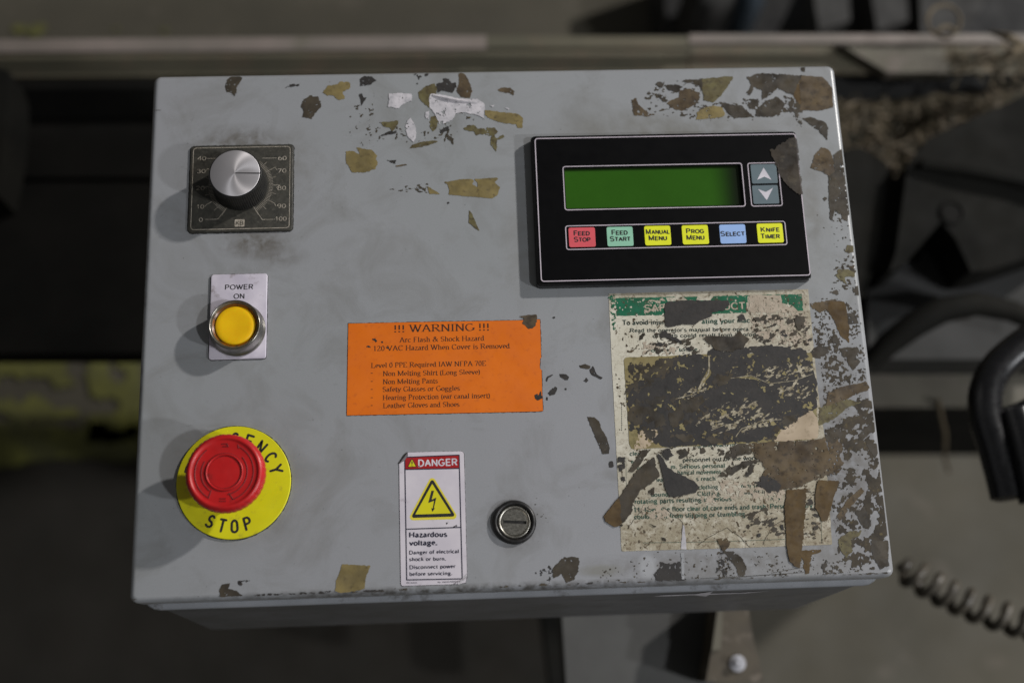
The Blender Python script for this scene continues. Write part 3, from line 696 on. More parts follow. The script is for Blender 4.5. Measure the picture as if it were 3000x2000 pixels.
# lower rail at the right, shade put into its near-black side
o = thing('front_rail', 'dusty beige topped rail with dark side right of the control box', 'rail')
z = .44
a = [wat(x, y, z) for x, y in [(2300, 1052), (3300, 1048), (3300, 1192), (2300, 1192)]]
MB().prism(a, z-.004, z).build('flange', 'pale_dusty_steel', o, smooth=False)
MB().prism([(a[3][0], a[3][1]+.002), (a[2][0], a[2][1]+.002), (a[2][0], a[2][1]+.04), (a[3][0], a[3][1]+.04)], .15, z-.0045).build('shaded_side', 'near_black', o, smooth=False)
o = MB().tube([(*wat(x, y, z), z) for x, y, z in [(2750, 1170, .450), (2757, 1215, .43), (2770, 1270, .40), (2768, 1340, .33), (2780, 1380, .25)]], .0022, 6).build('string', 'shaving')
tag(o, 'thin pale string hanging over the dark side of the rail at right', 'string')

# ---- sawdust and shavings upper right
random.seed(5)
db = MB()
for i in range(1900):
    x = random.uniform(2420, 3050); y = random.gauss(400, 55) if random.random() < .88 else random.gauss(190, 30)
    if y < 300 and x < 2780: continue
    z = .515+random.random()*.02 if y > 260 else .56+random.random()*.02
    c = wat(x, y, z); L = random.uniform(.003, .012); a = random.uniform(0, math.pi); wd = .0012; b = random.uniform(-.004, .004)
    dx, dy = math.cos(a)*L, math.sin(a)*L; qx, qy = -math.sin(a)*wd, math.cos(a)*wd
    db.add([(c[0]-dx-qx, c[1]-dy-qy, z-b), (c[0]+dx-qx, c[1]+dy-qy, z+b), (c[0]+dx+qx, c[1]+dy+qy, z+b), (c[0]-dx+qx, c[1]-dy+qy, z-b)], [(0, 1, 2, 3)], i % 2)
db.build('wood_shavings', ['sawdust', 'shaving'], smooth=False, kind='stuff', label='loose wood shavings heaped on the machine at upper right', category='shavings')
bd = MB(); torn([[wat(x, y, .512) for x, y in [(2400, 300), (2600, 290), (3050, 270), (3050, 420), (2700, 480), (2640, 560), (2480, 460), (2440, 480)]]], .512, amp=5, res=3, ncell=20, mb=bd)
bd.build('sawdust_bed', 'sawdust', smooth=False, kind='stuff', label='flat bed of brown sawdust behind the top right corner', category='sawdust')
cl = []
for k in range(40):
    t = k/39; a = rad(-60+t*520); rx = 48*(1-.55*max(0, t-.62)/.38); z = .60+.03*t
    cx, cy = (2765-40*max(0, t-.62), 62+50*max(0, t-.62)/.38)
    cl.append((*wat(cx+rx*math.cos(a), cy-42*(rx/48)*math.sin(a)*1.1, z), z))
o = MB().tube(cl, .0018, 6).build('wood_curl', 'shaving'); tag(o, 'single curled wood shaving forming a ring at upper right', 'shaving')
for x0, y0, x1, y1 in ((2900, 95, 3010, 140), (2905, 190, 3020, 130)):
    o = MB().tube([(*wat(x0, y0, .60), .60), (*wat((x0+x1)/2, (y0+y1)/2-8, .612), .612), (*wat(x1, y1, .60), .60)], [.0015, .004, .003], 6).build('wood_splinter', 'shaving')
    tag(o, 'upper pale splinter sticking out at the right picture edge' if y0 < 100 else 'lower pale splinter sticking out at the right picture edge', 'splinter')

# ---- clutter at the top, behind the rail
def cushion(name, pts, z0, z1, mt, label, cat):
    P = np.array([wat(x, y, (z0+z1)/2) for x, y in pts]); c = P.mean(0); L = []
    for t, s in ((0, .9), (.25, 1), (.7, .97), (.92, .8), (1, .5)): L.append(([tuple(c+(p-c)*s) for p in P], z0+(z1-z0)*t))
    o = MB().stack(L).build(name, mt); return tag(o, label, cat)
def ell(cx, cy, rx, ry, n=14, ph=0): return [(cx+rx*math.cos(-2*math.pi*k/n+ph)*(1+.12*math.sin(3*k)), cy+ry*math.sin(-2*math.pi*k/n+ph)*(1+.1*math.cos(5*k))) for k in range(n)]
tr = MB(); 
o = MB().prism([wat(x, y, .12) for x, y in [(1935, -150), (3300, -150), (3300, 130), (1960, 130)]], .0, .12).build('low_platform', 'dark_cloth', smooth=False); tag(o, 'low black platform on the floor beyond the rail at the top', 'platform')
cushion('cloth_bundle', ell(2070, 20, 75, 75), .12, .26, 'grey_cloth', 'dim grey cloth bundle, leftmost on the dark platform at the top', 'bundle')
cushion('cloth_bundle', ell(2180, 15, 48, 60), .12, .25, 'blue_cloth', 'small blue cloth bundle on the dark platform at the top', 'bundle')
cushion('cloth_bundle', ell(2060, 80, 50, 22), .12, .22, 'blue_cloth', 'flat dark blue rag in front of the grey bundle at the top', 'rag')
for x, lab in ((2430, 'grey upright sack near the middle of the dark platform'), (2600, 'grey upright sack left of the wood curl ring')):
    MBs = MB().prism([wat(a, b, .3) for a, b in [(x-60, -100), (x+50, -100), (x+62, 60), (x-30, 90)]], .12, .3).build('sack', 'grey_cloth', smooth=False); tag(MBs, lab, 'sack')
o = MB().prism([wat(a, b, .3) for a, b in [(2690, -100), (2900, -100), (2880, 20), (2820, 95), (2700, 95)]], .12, .3).build('crate', 'grey_cloth', smooth=False); tag(o, 'dim grey crate seen through the wood curl ring', 'crate')

# ---- black handle at the right edge
hd = thing('grab_handle', 'glossy black bent grab handle at the right picture edge', 'handle')
hp = [(3080, 955, .80), (2985, 1020, .80), (2920, 1080, .80), (2888, 1150, .80), (2890, 1225, .80), (2915, 1310, .80), (2940, 1400, .80), (2955, 1465, .80)]
def smoothpath(p, k=5):
    p = [Vector(q) for q in p]; out = []
    for i in range(len(p)-1):
        a, b, c, d = p[max(i-1, 0)], p[i], p[i+1], p[min(i+2, len(p)-1)]
        for j in range(k):
            t = j/k; out.append(.5*((2*b)+(c-a)*t+(2*a-5*b+4*c-d)*t*t+(3*b-a-3*c+d)*t**3))
    out.append(p[-1]); return out
def wpath(p): return [(*wat(x, y, z), z) for x, y, z in p]
pth = smoothpath(wpath(hp)); rr = [.0122]*len(pth); rr[-1] = .008; 
MB().tube(pth, rr, 16).build('grip', 'handle_black', hd)
MB().tube(smoothpath(wpath([(2930, 1235, .80), (2990, 1215, .80), (3080, 1170, .80)])), .0095, 12).build('brace', 'handle_black', hd)
MB().tube(smoothpath(wpath([(2975, 1210, .805), (3010, 1330, .81), (3040, 1470, .81)])), .0125, 14).build('lever', 'handle_black', hd)

# ---- coiled cord
pts = []
base = smoothpath(wpath([(2640, 1655, .62), (2740, 1720, .62), (2860, 1778, .62), (3000, 1826, .62), (3120, 1862, .62)]), 60)
for i, p in enumerate(base):
    t = i/len(base); d = (base[min(i+1, len(base)-1)]-base[max(i-1, 0)]).normalized(); up = Vector((0, 0, 1)); q = d.cross(up).normalized()
    a = t*2*math.pi*10; R_ = .0105*min(1, t*9+.15)
    pts.append(p+(q*math.cos(a)+up*math.sin(a))*R_)
cc = MB().tube(pts, .0041, 8).build('coiled_cord', 'cord_black')
tag(cc, 'black coiled cord running down right from behind the box corner', 'cord')

# ---- stand under the box
st = thing('mounting_stand', 'grey steel stand below the control box with a tan bracket and bolt', 'stand', (0, 0, 0))
z = .66
MB().prism([wat(x, y, z) for x, y in [(1640, 1700), (2120, 1700), (2085, 2100), (1665, 2100)]], z-.05, z).build('crossplate', 'post_grey', st, smooth=False)
MB().prism([wat(x, y, .30) for x, y in [(1575, 1700), (1700, 1700), (1720, 2100), (1625, 2100)]], .25, .30).build('side_plate', 'machine_dark', st, smooth=False)
c0 = wat(1500, 1500, .5)
MB().box(c0[0]-.04, c0[1]-.04, .0, c0[0]+.04, c0[1]+.04, LIDZ-DEP-.0005).build('post', 'post_grey', st, smooth=False)
MB().prism([wat(x, y, .70) for x, y in [(2100, 1740), (2185, 1740), (2205, 1860), (2238, 1995), (2068, 1995), (2085, 1900)]], .663, .70).build('bracket', 'bracket_tan', st, smooth=False)
MB().prism([wat(x, y, .703) for x, y in [(2102, 1785), (2118, 1785), (2112, 1900), (2086, 1905)]], .7005, .703).build('bracket_lip', 'pale_dusty_steel', st, smooth=False)
c = wat(2160, 1942, .70); bo = MB()
bo.lathe([(.0062, .700), (.0062, .7015), (.0058, .702), (.0035, .702)], c[0], c[1], 24, cap=False); bo.lathe([(.0036, .702), (.0036, .7065), (.003, .7072), (.0018, .7072)], c[0], c[1], 6)
bo.build('bolt', 'zinc', st)
# ================================================================== THE CONTROL BOX
W2, H2 = .203, .152
root = thing('control_box', 'worn grey steel control box with display, dial, yellow lamp and red stop button', 'control box', (0, 0, LIDZ-DEP))
LO = (0, 0, DEP)          # part meshes are written with the lid face at z = 0
def part(mb, name, mats, parent=None, **k):
    if parent is None: return mb.build(name, mats, root, LO, **k)
    return mb.build(name, mats, parent, **k)
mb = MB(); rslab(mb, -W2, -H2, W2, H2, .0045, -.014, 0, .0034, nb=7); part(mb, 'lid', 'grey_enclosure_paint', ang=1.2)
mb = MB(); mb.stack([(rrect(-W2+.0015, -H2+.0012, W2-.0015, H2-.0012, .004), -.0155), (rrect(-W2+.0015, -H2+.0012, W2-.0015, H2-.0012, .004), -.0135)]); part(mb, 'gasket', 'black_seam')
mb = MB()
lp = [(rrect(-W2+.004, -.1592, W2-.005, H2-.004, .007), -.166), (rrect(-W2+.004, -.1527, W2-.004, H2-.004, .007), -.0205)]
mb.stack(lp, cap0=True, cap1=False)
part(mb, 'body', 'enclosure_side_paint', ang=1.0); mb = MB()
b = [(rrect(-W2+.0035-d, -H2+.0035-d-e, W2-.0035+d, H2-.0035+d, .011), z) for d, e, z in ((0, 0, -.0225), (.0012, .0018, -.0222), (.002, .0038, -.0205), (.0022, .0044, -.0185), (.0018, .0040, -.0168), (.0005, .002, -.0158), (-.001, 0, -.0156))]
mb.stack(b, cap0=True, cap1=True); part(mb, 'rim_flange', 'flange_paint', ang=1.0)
# paint scrape on the near side of the body
mb = MB()
def yb_(z_): return -.1527-(-.0205-z_)/.1455*.0065-.0003
for (xa, xb, za, zb) in ((.078, .145, -.052, -.048),):
    mb.add([(x_, yb_(z_), z_) for x_, z_ in ((.080, -.054), (.086, -.051), (.104, -.051), (.112, -.040), (.1125, -.051), (.132, -.052), (.146, -.048), (.134, -.056), (.113, -.057), (.1128, -.066), (.104, -.056), (.088, -.057))], [tuple(range(12))[::-1]])
part(mb, 'paint_scrape', 'torn_paper', smooth=False)

T = .00012
# ---- speed dial
pl = MB(); rslab(pl, -.1793, .0525, -.1204, .1058, .0022, 0, .0012, .0004)
dial = part(pl, 'speed_dial', 'dial_plate_black')
g = MB(); torn([rrect(-.1798, .0520, -.1199, .1063, .0026)], .00008, amp=.25, res=.3, ncell=1.4, mb=g); part(g, 'grime_edge', 'black_seam', smooth=False)
mk = MB(); z = .0012+T
mk.frame(-.1776, .0541, -.1222, .1043, .0018, .00038, z)
ZD = .0012
def c1p(x, y, h=ZD): return cp('c1', x, y, h)
for t, x0, x1, yb in (('40', 543, 612, 811), ('30', 540, 607, 909), ('20', 533, 600, 1038), ('10', 540, 596, 1180), ('0', 556, 586, 1280),
                      ('60', 1162, 1228, 809), ('70', 1160, 1226, 905), ('80', 1157, 1223, 1037), ('90', 1155, 1222, 1175), ('100', 1142, 1228, 1273)):
    P0, P1 = c1p(x0, yb), c1p(x1, yb); P1 = (P1[0], P0[1])
    q_ = MB(); sans(q_, t, P0, P1, .00245, z, bold=-.008); part(q_, 'numeral', 'grey_print', dial, smooth=False)
DC = np.array([-.150, .0803])
def dp(a, r): return (DC[0]+r*math.sin(rad(a)), DC[1]+r*math.cos(rad(a)))
for k in range(101):
    a = -150+3*k
    if abs(a) < 34: continue
    r1 = .0206 if k % 5 == 0 else .0184
    mk.strip([dp(a, .0160), dp(a, r1)], .00022, z, round_=False)
for k, (x, y) in ((0, (605, 1263)), (10, (605, 1163)), (20, (615, 1025)), (30, (612, 893)), (40, (622, 797)), (60, (1150, 793)), (70, (1155, 888)), (80, (1150, 1020)), (90, (1145, 1160)), (100, (1138, 1262))):
    a = -150+3*k; p = dp(a, .0235 if k in (0, 100) else .0222); e = c1p(x, y); q = (p[0], e[1]) if k in (0, 100) else p
    if k in (0, 100): p0 = dp(a, .0150); q = (dp(a, .0250)[0], e[1]); mk.strip([p0, q, e], .00026, z+2e-6)
    elif k in (40, 60): q = (dp(a, .0235)[0], e[1]); mk.strip([q, e], .00026, z+2e-6)
    else: mk.strip([dp(a, .0165), p, e], .00026, z+2e-6)
lx, ly = c1p(868, 1290)
mk.flat([rrect(lx-.0028, ly-.0022, lx+.0028, ly+.0022, .0006)], z)
mk2 = MB(); sans(mk2, 'KB', (lx-.0021, ly-.0012), (lx+.0021, ly-.0012), .0024, z+6e-5, 0, .01)
part(mk, 'dial_marking', 'grey_print', dial, smooth=False); part(mk2, 'logo_letters', 'dial_plate_black', dial, smooth=False)
# knob: knurled black body, spun aluminium cap, pointer line
nk = 72
kn = MB()
def knurl(r, z, a): return r*(1-.022*(.5+.5*math.cos(a*nk))) if .002 < z < .0185 and r > .01 else r
kn.lathe([(.0150, .0013), (.0152, .0018), (.0152, .0030), (.0149, .0034), (.01475, .0180), (.01475, .0186), (.0143, .0194), (.0139, .0194)], DC[0], DC[1]-.0001, nk*6, fn=knurl)
kn = part(kn, 'knob', 'knob_black', dial, ang=.9)
cap = MB(); cap.lathe([(.0138, .0001), (.0138, .0003), (.0136, .00045), (.0004, .00045)], 0, 0, 96)
o = cap.build('knob_cap', 'spun_aluminium', dial, (DC[0], DC[1]-.0001, .0194), ang=.9)
pt = MB(); pt.prism([(.0002, -.00026), (.0138, -.00058), (.0138, .00014), (.0002, .00022)], 0, .00006)
o = pt.build('pointer_line', 'black_print', dial, (DC[0], DC[1]-.0001, .0194+.00047), smooth=False); o.rotation_euler[2] = rad(-1)

# ---- illuminated push button with its legend plate
pb = MB(); rslab(pb, -.1654, -.0222, -.1340, .0272, .0016, 0, .0011, .0004)
but = part(pb, 'power_lamp', 'button_plate_paint')
g = MB(); torn([rrect(-.1657, -.0226, -.1337, .0275, .002)], .00008, amp=.22, res=.3, ncell=1.4, mb=g); part(g, 'grime_edge', 'black_seam', smooth=False)
tx = MB(); z = .0011+T
def c5p(x, y): return cp('c5', x, y, .0011)
P0, P1 = c5p(1213, 424), c5p(1536, 420); sans(tx, 'POWER', P0, (P1[0], P0[1]), .0028, z, bold=.008); part(tx, 'lettering', 'black_print', but, smooth=False); tx = MB()
P0, P1 = c5p(1311, 527), c5p(1436, 525); sans(tx, 'ON', P0, (P1[0], P0[1]), .0028, z, bold=.008)
part(tx, 'lettering', 'black_print', but, smooth=False)
BC = (-.1497, -.0055)
bz = MB(); bz.lathe([(.0152, .0011), (.0154, .0014), (.0154, .0024), (.0149, .0030), (.0144, .0036), (.0142, .0060), (.0142, .0100), (.0141, .0112), (.0138, .0118), (.0134, .0119), (.0131, .0115)], *BC, 96, cap=False)
part(bz, 'bezel', 'chrome', but, ang=1.2)
bz = MB(); bz.lathe([(.0131, .0115), (.0128, .0108), (.0125, .0110), (.0123, .0104)], *BC, 80, cap=False); part(bz, 'bezel_ring', 'clear_bezel', but, ang=1.2)
bz = MB(); bz.lathe([(.0125, .0104), (.0119, .0100), (.0113, .0092), (.0105, .0090)], *BC, 80); part(bz, 'lens_skirt', 'amber_ring', but, ang=1.2)
ln = MB(); ln.lathe([(.0109, .0088), (.0109, .0094), (.0107, .0099), (.0101, .0102), (.0080, .0103), (.0050, .0101), (.0020, .0100), (.0003, .0100)], *BC, 80); part(ln, 'lens', 'amber_lens', but, ang=1.2)

# ---- emergency stop
EC = np.array([-.1499, -.0904])
ep = MB(); ep.lathe([(.0304, 0), (.0304, .0012), (.0302, .0014), (.0300, .0014)], *EC, 120)
es = part(ep, 'emergency_stop', ['estop_yellow'], ang=.9)
g = MB(); torn([[(EC[0]+.0309*math.cos(2*math.pi*k/60), EC[1]+.0309*math.sin(2*math.pi*k/60)) for k in range(60)]], .00008, amp=.25, res=.3, ncell=1.5, mb=g); part(g, 'grime_edge', 'black_seam', smooth=False)
tx = MB(); z = .0014+T
def ring(txt, angs, R_, cap, inward):
    for ch, a in zip(txt, angs):
        wch = max(p[0] for s_ in ENG[ch] for p in s_)
        for st_ in ENG[ch]:
            pts = []
            for px_, py_ in st_:
                u = (px_-wch/2)*cap*.92; v = (py_-.5)*cap
                if inward:  # bottom text, tops toward the centre
                    aa = rad(a)+u/R_; rr_ = R_-v
                else: aa = rad(a)-u/R_; rr_ = R_+v
                pts.append((EC[0]+rr_*math.cos(aa), EC[1]+rr_*math.sin(aa)))
            tx.strip(pts, .00122, z)
ring('EMERGENCY', [162.5-18.4*k for k in range(9)], .0234, .0062, False)
part(tx, 'lettering', 'black_print', es, smooth=False); tx = MB()
ring('STOP', (-119.5, -103, -87.2, -70), .0236, .0062, True)
part(tx, 'lettering', 'black_print', es, smooth=False)
sm = MB(); sm.lathe([(.0125, .0015), (.0125, .0032), (.0112, .0036), (.0108, .0175)], *EC, 60, cap=False); part(sm, 'stem', 'black_plastic', es, ang=.9)
hd_ = MB(); ns = 40
def scal(r, z, a):
    if r < .0185 or z > .0240: return r
    return r*(1-.012*(.5+.5*math.cos(a*ns))**3)
HC = EC+np.array([-.0004, .0014]); hd_.lathe([(.0100, 0.01660), (.0125, 0.01600), (.0185, 0.01660), (.0200, 0.01740), (.0206, 0.01880), (.0207, 0.02130), (.0204, 0.02320), (.0198, 0.02460), (.0188, 0.02560), (.0180, 0.02590),
           (.0174, 0.02570), (.0171, 0.02525), (.0160, 0.02510), (.0120, 0.02500), (.0098, 0.02510), (.00955, 0.02580), (.0092, 0.02590), (.0089, 0.02570), (.0086, 0.02510), (.0060, 0.02525), (.0003, 0.02540)], *HC, 240, fn=scal)
hd_ = part(hd_, 'mushroom_head', 'red_plastic', es, ang=1.0)
ar = MB()
def arcline(r, a0, a1, n=22): return [(HC[0]+r*math.cos(rad(a0+(a1-a0)*k/n)), HC[1]+r*math.sin(rad(a0+(a1-a0)*k/n)), .0251) for k in range(n+1)]
for r_, a0, a1 in ((.0150, 62, -72), (.0118, 40, -80), (.0151, 128, 238), (.0118, 150, 232), (.0149, 84, 97), (.0135, 82, 95), (.0150, 262, 275), (.0137, 262, 275)):
    ar.tube(arcline(r_, a0, a1), .00030, 6)
for a, r0, r1 in ((82, .0135, .0149), (-76, .0112, .0152), (235, .0112, .0154), (60, .0142, .0158)):
    ar.tube([(HC[0]+r0*math.cos(rad(a)), HC[1]+r0*math.sin(rad(a)), .0251), (HC[0]+r1*math.cos(rad(a+5)), HC[1]+r1*math.sin(rad(a+5)), .0251)], .00030, 6)
part(ar, 'arrow_moulding', 'red_groove', es)
gr = MB(); gr.lathe([(.01015, 0.02512), (.0098, 0.02516)], *HC, 90, cap=False); gr.lathe([(.00865, 0.02514), (.0083, 0.02526)], *HC, 90, cap=False); part(gr, 'groove', 'red_groove', es)

# ---- display terminal
DX0, DY0, DX1, DY1, DH = .0176, .0148, .1730, .1057, .0062
WX0, WY0, WX1, WY1 = .0296, .0606, .1385, .0886     # screen window, refined from the picture below
q = cps('c3', [(375, 370), (1640, 350), (1664, 640), (390, 665)], DH)
WX0, WX1 = (q[0][0]+q[3][0])/2, (q[1][0]+q[2][0])/2; WY1, WY0 = (q[0][1]+q[1][1])/2, (q[2][1]+q[3][1])/2
dm = MB()
o1 = [rrect(DX0, DY0, DX1, DY1, .0022, 5)]
outer = [(rrect(DX0-.0004, DY0-.0004, DX1+.0004, DY1+.0004, .0024), 0), (rrect(DX0-.0004, DY0-.0004, DX1+.0004, DY1+.0004, .0024), .0045), (rrect(DX0, DY0, DX1, DY1, .0022), .0048), (rrect(DX0, DY0, DX1, DY1, .0022), DH-.0004), (rrect(DX0+.0004, DY0+.0004, DX1-.0004, DY1-.0004, .0018), DH)]
dm.stack(outer, 0, cap1=False)
hole_ = rrect(WX0, WY0, WX1, WY1, .0012, 4)
dm.flat([outer[-1][0], hole_], DH, 1)
hz = DH-.0016; hn = len(hole_)
dm.add([(x, y, DH) for x, y in hole_]+[(x, y, hz) for x, y in hole_], [((k+1) % hn, k, hn+k, hn+(k+1) % hn) for k in range(hn)], 0)
disp = part(dm, 'display_terminal', ['black_plastic', 'display_film'], ang=.5)
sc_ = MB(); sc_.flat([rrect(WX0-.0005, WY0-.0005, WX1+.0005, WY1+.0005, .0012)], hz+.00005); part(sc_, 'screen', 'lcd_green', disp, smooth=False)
bl = MB(); z = DH+T
bl.frame(.0197, .0168, .1725, .1040, .0016, .00058, z)
bl.frame(WX0-.00075, WY0-.00075, WX1+.00075, WY1+.00075, .0014, .00054, z)
def fr(pts):
    q = cps('c3', pts, DH); x0 = (q[0][0]+q[3][0])/2; x1 = (q[1][0]+q[2][0])/2; y1 = (q[0][1]+q[1][1])/2; y0 = (q[2][1]+q[3][1])/2; return x0, y0, x1, y1
bl.frame(*fr([(1692, 340), (1912, 335), (1938, 643), (1720, 648)]), .0013, .00054, z)
bl.frame(*fr([(380, 790), (1956, 756), (1976, 923), (397, 958)]), .0013, .00054, z)
part(bl, 'border_lines', 'border_print', disp, smooth=False)
keys = [('key_red', [(405, 803), (595, 798), (600, 938), (410, 943)], ('FEED', 'STOP'), [(443, 560, 858), (445, 566, 903)]),
        ('key_mint', [(678, 798), (865, 793), (872, 932), (685, 937)], ('FEED', 'START'), [(715, 832, 853), (703, 850, 899)]),
        ('key_yellow', [(948, 790), (1135, 787), (1143, 925), (955, 930)], ('MANUAL', 'MENU'), [(961, 1131, 848), (981, 1114, 893)]),
        ('key_yellow', [(1217, 785), (1405, 782), (1414, 918), (1225, 923)], ('PROG', 'MENU'), [(1250, 1380, 843), (1252, 1383, 889)]),
        ('key_blue', [(1487, 780), (1672, 777), (1683, 912), (1495, 917)], ('SELECT',), [(1497, 1670, 862)]),
        ('key_yellow', [(1755, 772), (1940, 770), (1950, 907), (1765, 912)], ('KNIFE', 'TIMER'), [(1785, 1920, 832), (1787, 1924, 880)])]
klab = {'key_red': 'red key reading FEED STOP', 'key_mint': 'mint green key reading FEED START', 'key_blue': 'blue key reading SELECT'}
for mt_, pts, words, pos in keys:
    x0, y0, x1, y1 = fr(pts); k = MB(); rslab(k, x0, y0, x1, y1, .0011, DH, DH+.00022, .0001)
    for wd_, (a, b_, yb_) in zip(words, pos):
        P0, P1 = cp('c3', a, yb_, DH), cp('c3', b_, yb_, DH); V, Fc = smallcaps(wd_, .016)
        place(k, V, Fc, P0, (P1[0], P0[1]), .0027, DH+.00022+.00006, 1, 1.)
    o = part(k, 'key', [mt_, 'black_print'], disp, smooth=False)
    o['label'] = klab.get(mt_, 'yellow key reading '+' '.join(words))
for pts, head, lab in (([(1712, 350), (1897, 345), (1905, 482), (1720, 487)], [(1805, 372), (1862, 460), (1810, 437), (1758, 460)], 'grey key with a white up arrow'),
                  ([(1722, 500), (1905, 495), (1918, 628), (1732, 633)], [(1765, 525), (1820, 547), (1872, 518), (1828, 606)], 'grey key with a white down arrow')):
    x0, y0, x1, y1 = fr(pts); k = MB(); rslab(k, x0, y0, x1, y1, .0008, DH, DH+.00022, .0001)
    k.flat([cps('c3', head, DH)], DH+.00028, 1); o = part(k, 'arrow_key', ['key_grey', 'white_print'], disp, smooth=False); o['label'] = lab
tp = torn([cps('c3', [(1846, 245), (1862, 228), (1880, 245), (1900, 215), (1945, 190), (1990, 165), (2030, 152), (2042, 170), (2060, 330), (2078, 480), (2082, 560), (2060, 563), (2010, 530), (1955, 475), (1925, 430), (1905, 380), (1885, 330), (1868, 290)], DH)], DH+.00035, amp=.7, res=.3, ncell=1.6)
part(tp, 'tape_residue', 'tape_film', disp, smooth=False)

# ---- lock
LC = cp('c8', 1213, 780, .001)
lk = MB(); lk.lathe([(.0118, 0), (.0118, .0010), (.0114, .0020), (.0104, .0026), (.0096, .0024), (.0090, .0012), (.0088, .0006)], *LC, 72)
lock = part(lk, 'quarter_turn_lock', 'lock_black', ang=1.2)
lk = MB(); lk.lathe([(.0089, .0008), (.0087, .0016), (.0082, .0019), (.0074, .0015), (.0070, .0010)], *LC, 72, cap=False); part(lk, 'lock_ring', 'worn_steel', lock, ang=1.2)
lk = MB(); th = rad(-4); cs_, sn_ = math.cos(th), math.sin(th)
def rot(p): return (LC[0]+p[0]*cs_-p[1]*sn_, LC[1]+p[0]*sn_+p[1]*cs_)
circ = [(.0070*math.cos(2*math.pi*k/64), .0070*math.sin(2*math.pi*k/64)) for k in range(64)]
slot = [(-.0060, -.0008), (.0064, -.0008), (.0064, .0008), (-.0060, .0008)]
lk.flat([[rot(p) for p in circ], [rot(p) for p in slot]], .0016)
sl = [rot(p) for p in slot]; lk.add([(x, y, .0016) for x, y in sl]+[(x, y, .0004) for x, y in sl], [((k+1) % 4, k, 4+k, 4+(k+1) % 4) for k in range(4)])
lk.lathe([(.0070, .0009), (.0070, .0016)], *LC, 64, cap=False)
part(lk, 'lock_barrel', 'worn_steel', lock, ang=.5)
lk = MB(); lk.flat([[rot(p) for p in ((-.0062, -.001), (.0066, -.001), (.0066, .001), (-.0062, .001))]], .00065); part(lk, 'slot', 'black_seam', lock, smooth=False)

# ---- orange warning sticker
oq = cps('c7', [(137, 195), (700, 183), (1830, 163), (2022, 155), (2028, 300), (2033, 515), (2036, 525), (2022, 545), (2024, 570), (2019, 600), (2023, 640), (2038, 650), (2043, 850), (2052, 1052), (2000, 1058), (122, 1097)])
def grow(poly, d):
    c = np.mean(poly, 0); return [tuple(np.array(p)+np.sign(np.array(p)-c)*d) for p in poly]
g = torn([grow(oq, .0003)], .00006, amp=.2, res=.3, ncell=1.1); 
ws_ = MB(); ws_.prism(oq, .00010, .00028); ws_ = part(ws_, 'warning_sticker', 'orange_sticker', smooth=False)
part(g, 'grime_edge', 'black_seam', smooth=False)
tx = MB(); z = .00028+6e-5
for t, x0, x1, y0, y1, cap_ in (('!!! WARNING !!!', 590, 1520, 280, 262, 72), ('Arc Flash & Shock Hazard', 637, 1478, 380, 361, 50), ('120 VAC Hazard When Cover is Removed', 387, 1730, 464, 437, 50),
                            ('Level 0 PPE Required IAW NFPA 70E', 357, 1493, 630, 608, 48), ('-', 357, 377, 697, 697, 50), ('Non Melting Shirt (Long Sleeve)', 475, 1432, 710, 692, 48),
                            ('-', 357, 377, 777, 777, 50), ('Non Melting Pants', 475, 1018, 790, 780, 48), ('-', 357, 377, 856, 856, 50), ('Safety Glasses or Goggles', 475, 1235, 865, 852, 48),
                            ('-', 357, 377, 937, 937, 50), ('Hearing Protection (ear canal insert)', 475, 1530, 947, 925, 48), ('-', 357, 377, 1014, 1014, 50), ('Leather Gloves and Shoes', 475, 1232, 1025, 1010, 48)):
    tx = MB(); (sans if t == '-' else serif)(tx, t, cp('c7', x0, y0), cp('c7', x1, y1), cap_/3.36/5.27/1000, z)
    part(tx, 'lettering', 'warning_print', ws_, smooth=False)
part(torn([cps('c7', [(1828, 125), (1990, 102), (1995, 150), (1980, 210), (1950, 245), (1905, 245), (1880, 220), (1850, 190), (1870, 150)])], .0004, amp=.4, res=.25, ncell=1.1), 'tape_residue', 'tape_brown', ws_, smooth=False)
for sp_ in ([cps('c7', [(368, 348), (400, 340), (425, 362), (410, 382), (395, 365)]), cps('c7', [(312, 425), (335, 408), (360, 432), (340, 428)]), cps('c7', [(505, 425), (530, 420), (540, 445), (520, 440)]), cps('c7', [(462, 370), (480, 370), (480, 386), (464, 386)]),
                cps('c7', [(1970, 900), (2000, 880), (2000, 920), (2030, 860), (2045, 930), (2000, 950), (1975, 930)])]):
    sp = torn([sp_], .0004, amp=.3, res=.2, ncell=.8)
    part(sp, 'ink_spot', 'tape_black', ws_, smooth=False)

# ---- white danger sticker
dq = cps('c8', [(156, 242), (200, 218), (232, 142), (235, 140), (715, 129), (735, 132), (750, 150), (765, 700), (770, 960), (764, 970), (772, 985), (779, 1270), (765, 1335), (700, 1347), (640, 1350), (185, 1365), (172, 1350), (168, 1100), (160, 600)])
g = torn([grow(dq, .0002)], .00006, amp=.18, res=.3, ncell=1.1); part(g, 'grime_edge', 'black_seam', smooth=False)
ds = MB(); ds.prism(dq, .0001, .00032); ds = part(ds, 'danger_sticker', 'white_vinyl', smooth=False)
tx = MB(); z = .00032+5e-5
tx.flat([cps('c8', [(210, 188), (703, 168), (706, 287), (214, 297)])], z, 1)
for a, b_ in (((207, 186), (706, 165)), ((706, 165), (735, 1300)), ((735, 1300), (225, 1310)), ((225, 1310), (207, 186)), ((214, 297), (708, 287)), ((220, 845), (718, 828))):
    tx.strip(cps('c8', [a, b_]), .00058, z+4e-5, 2)
yel = []
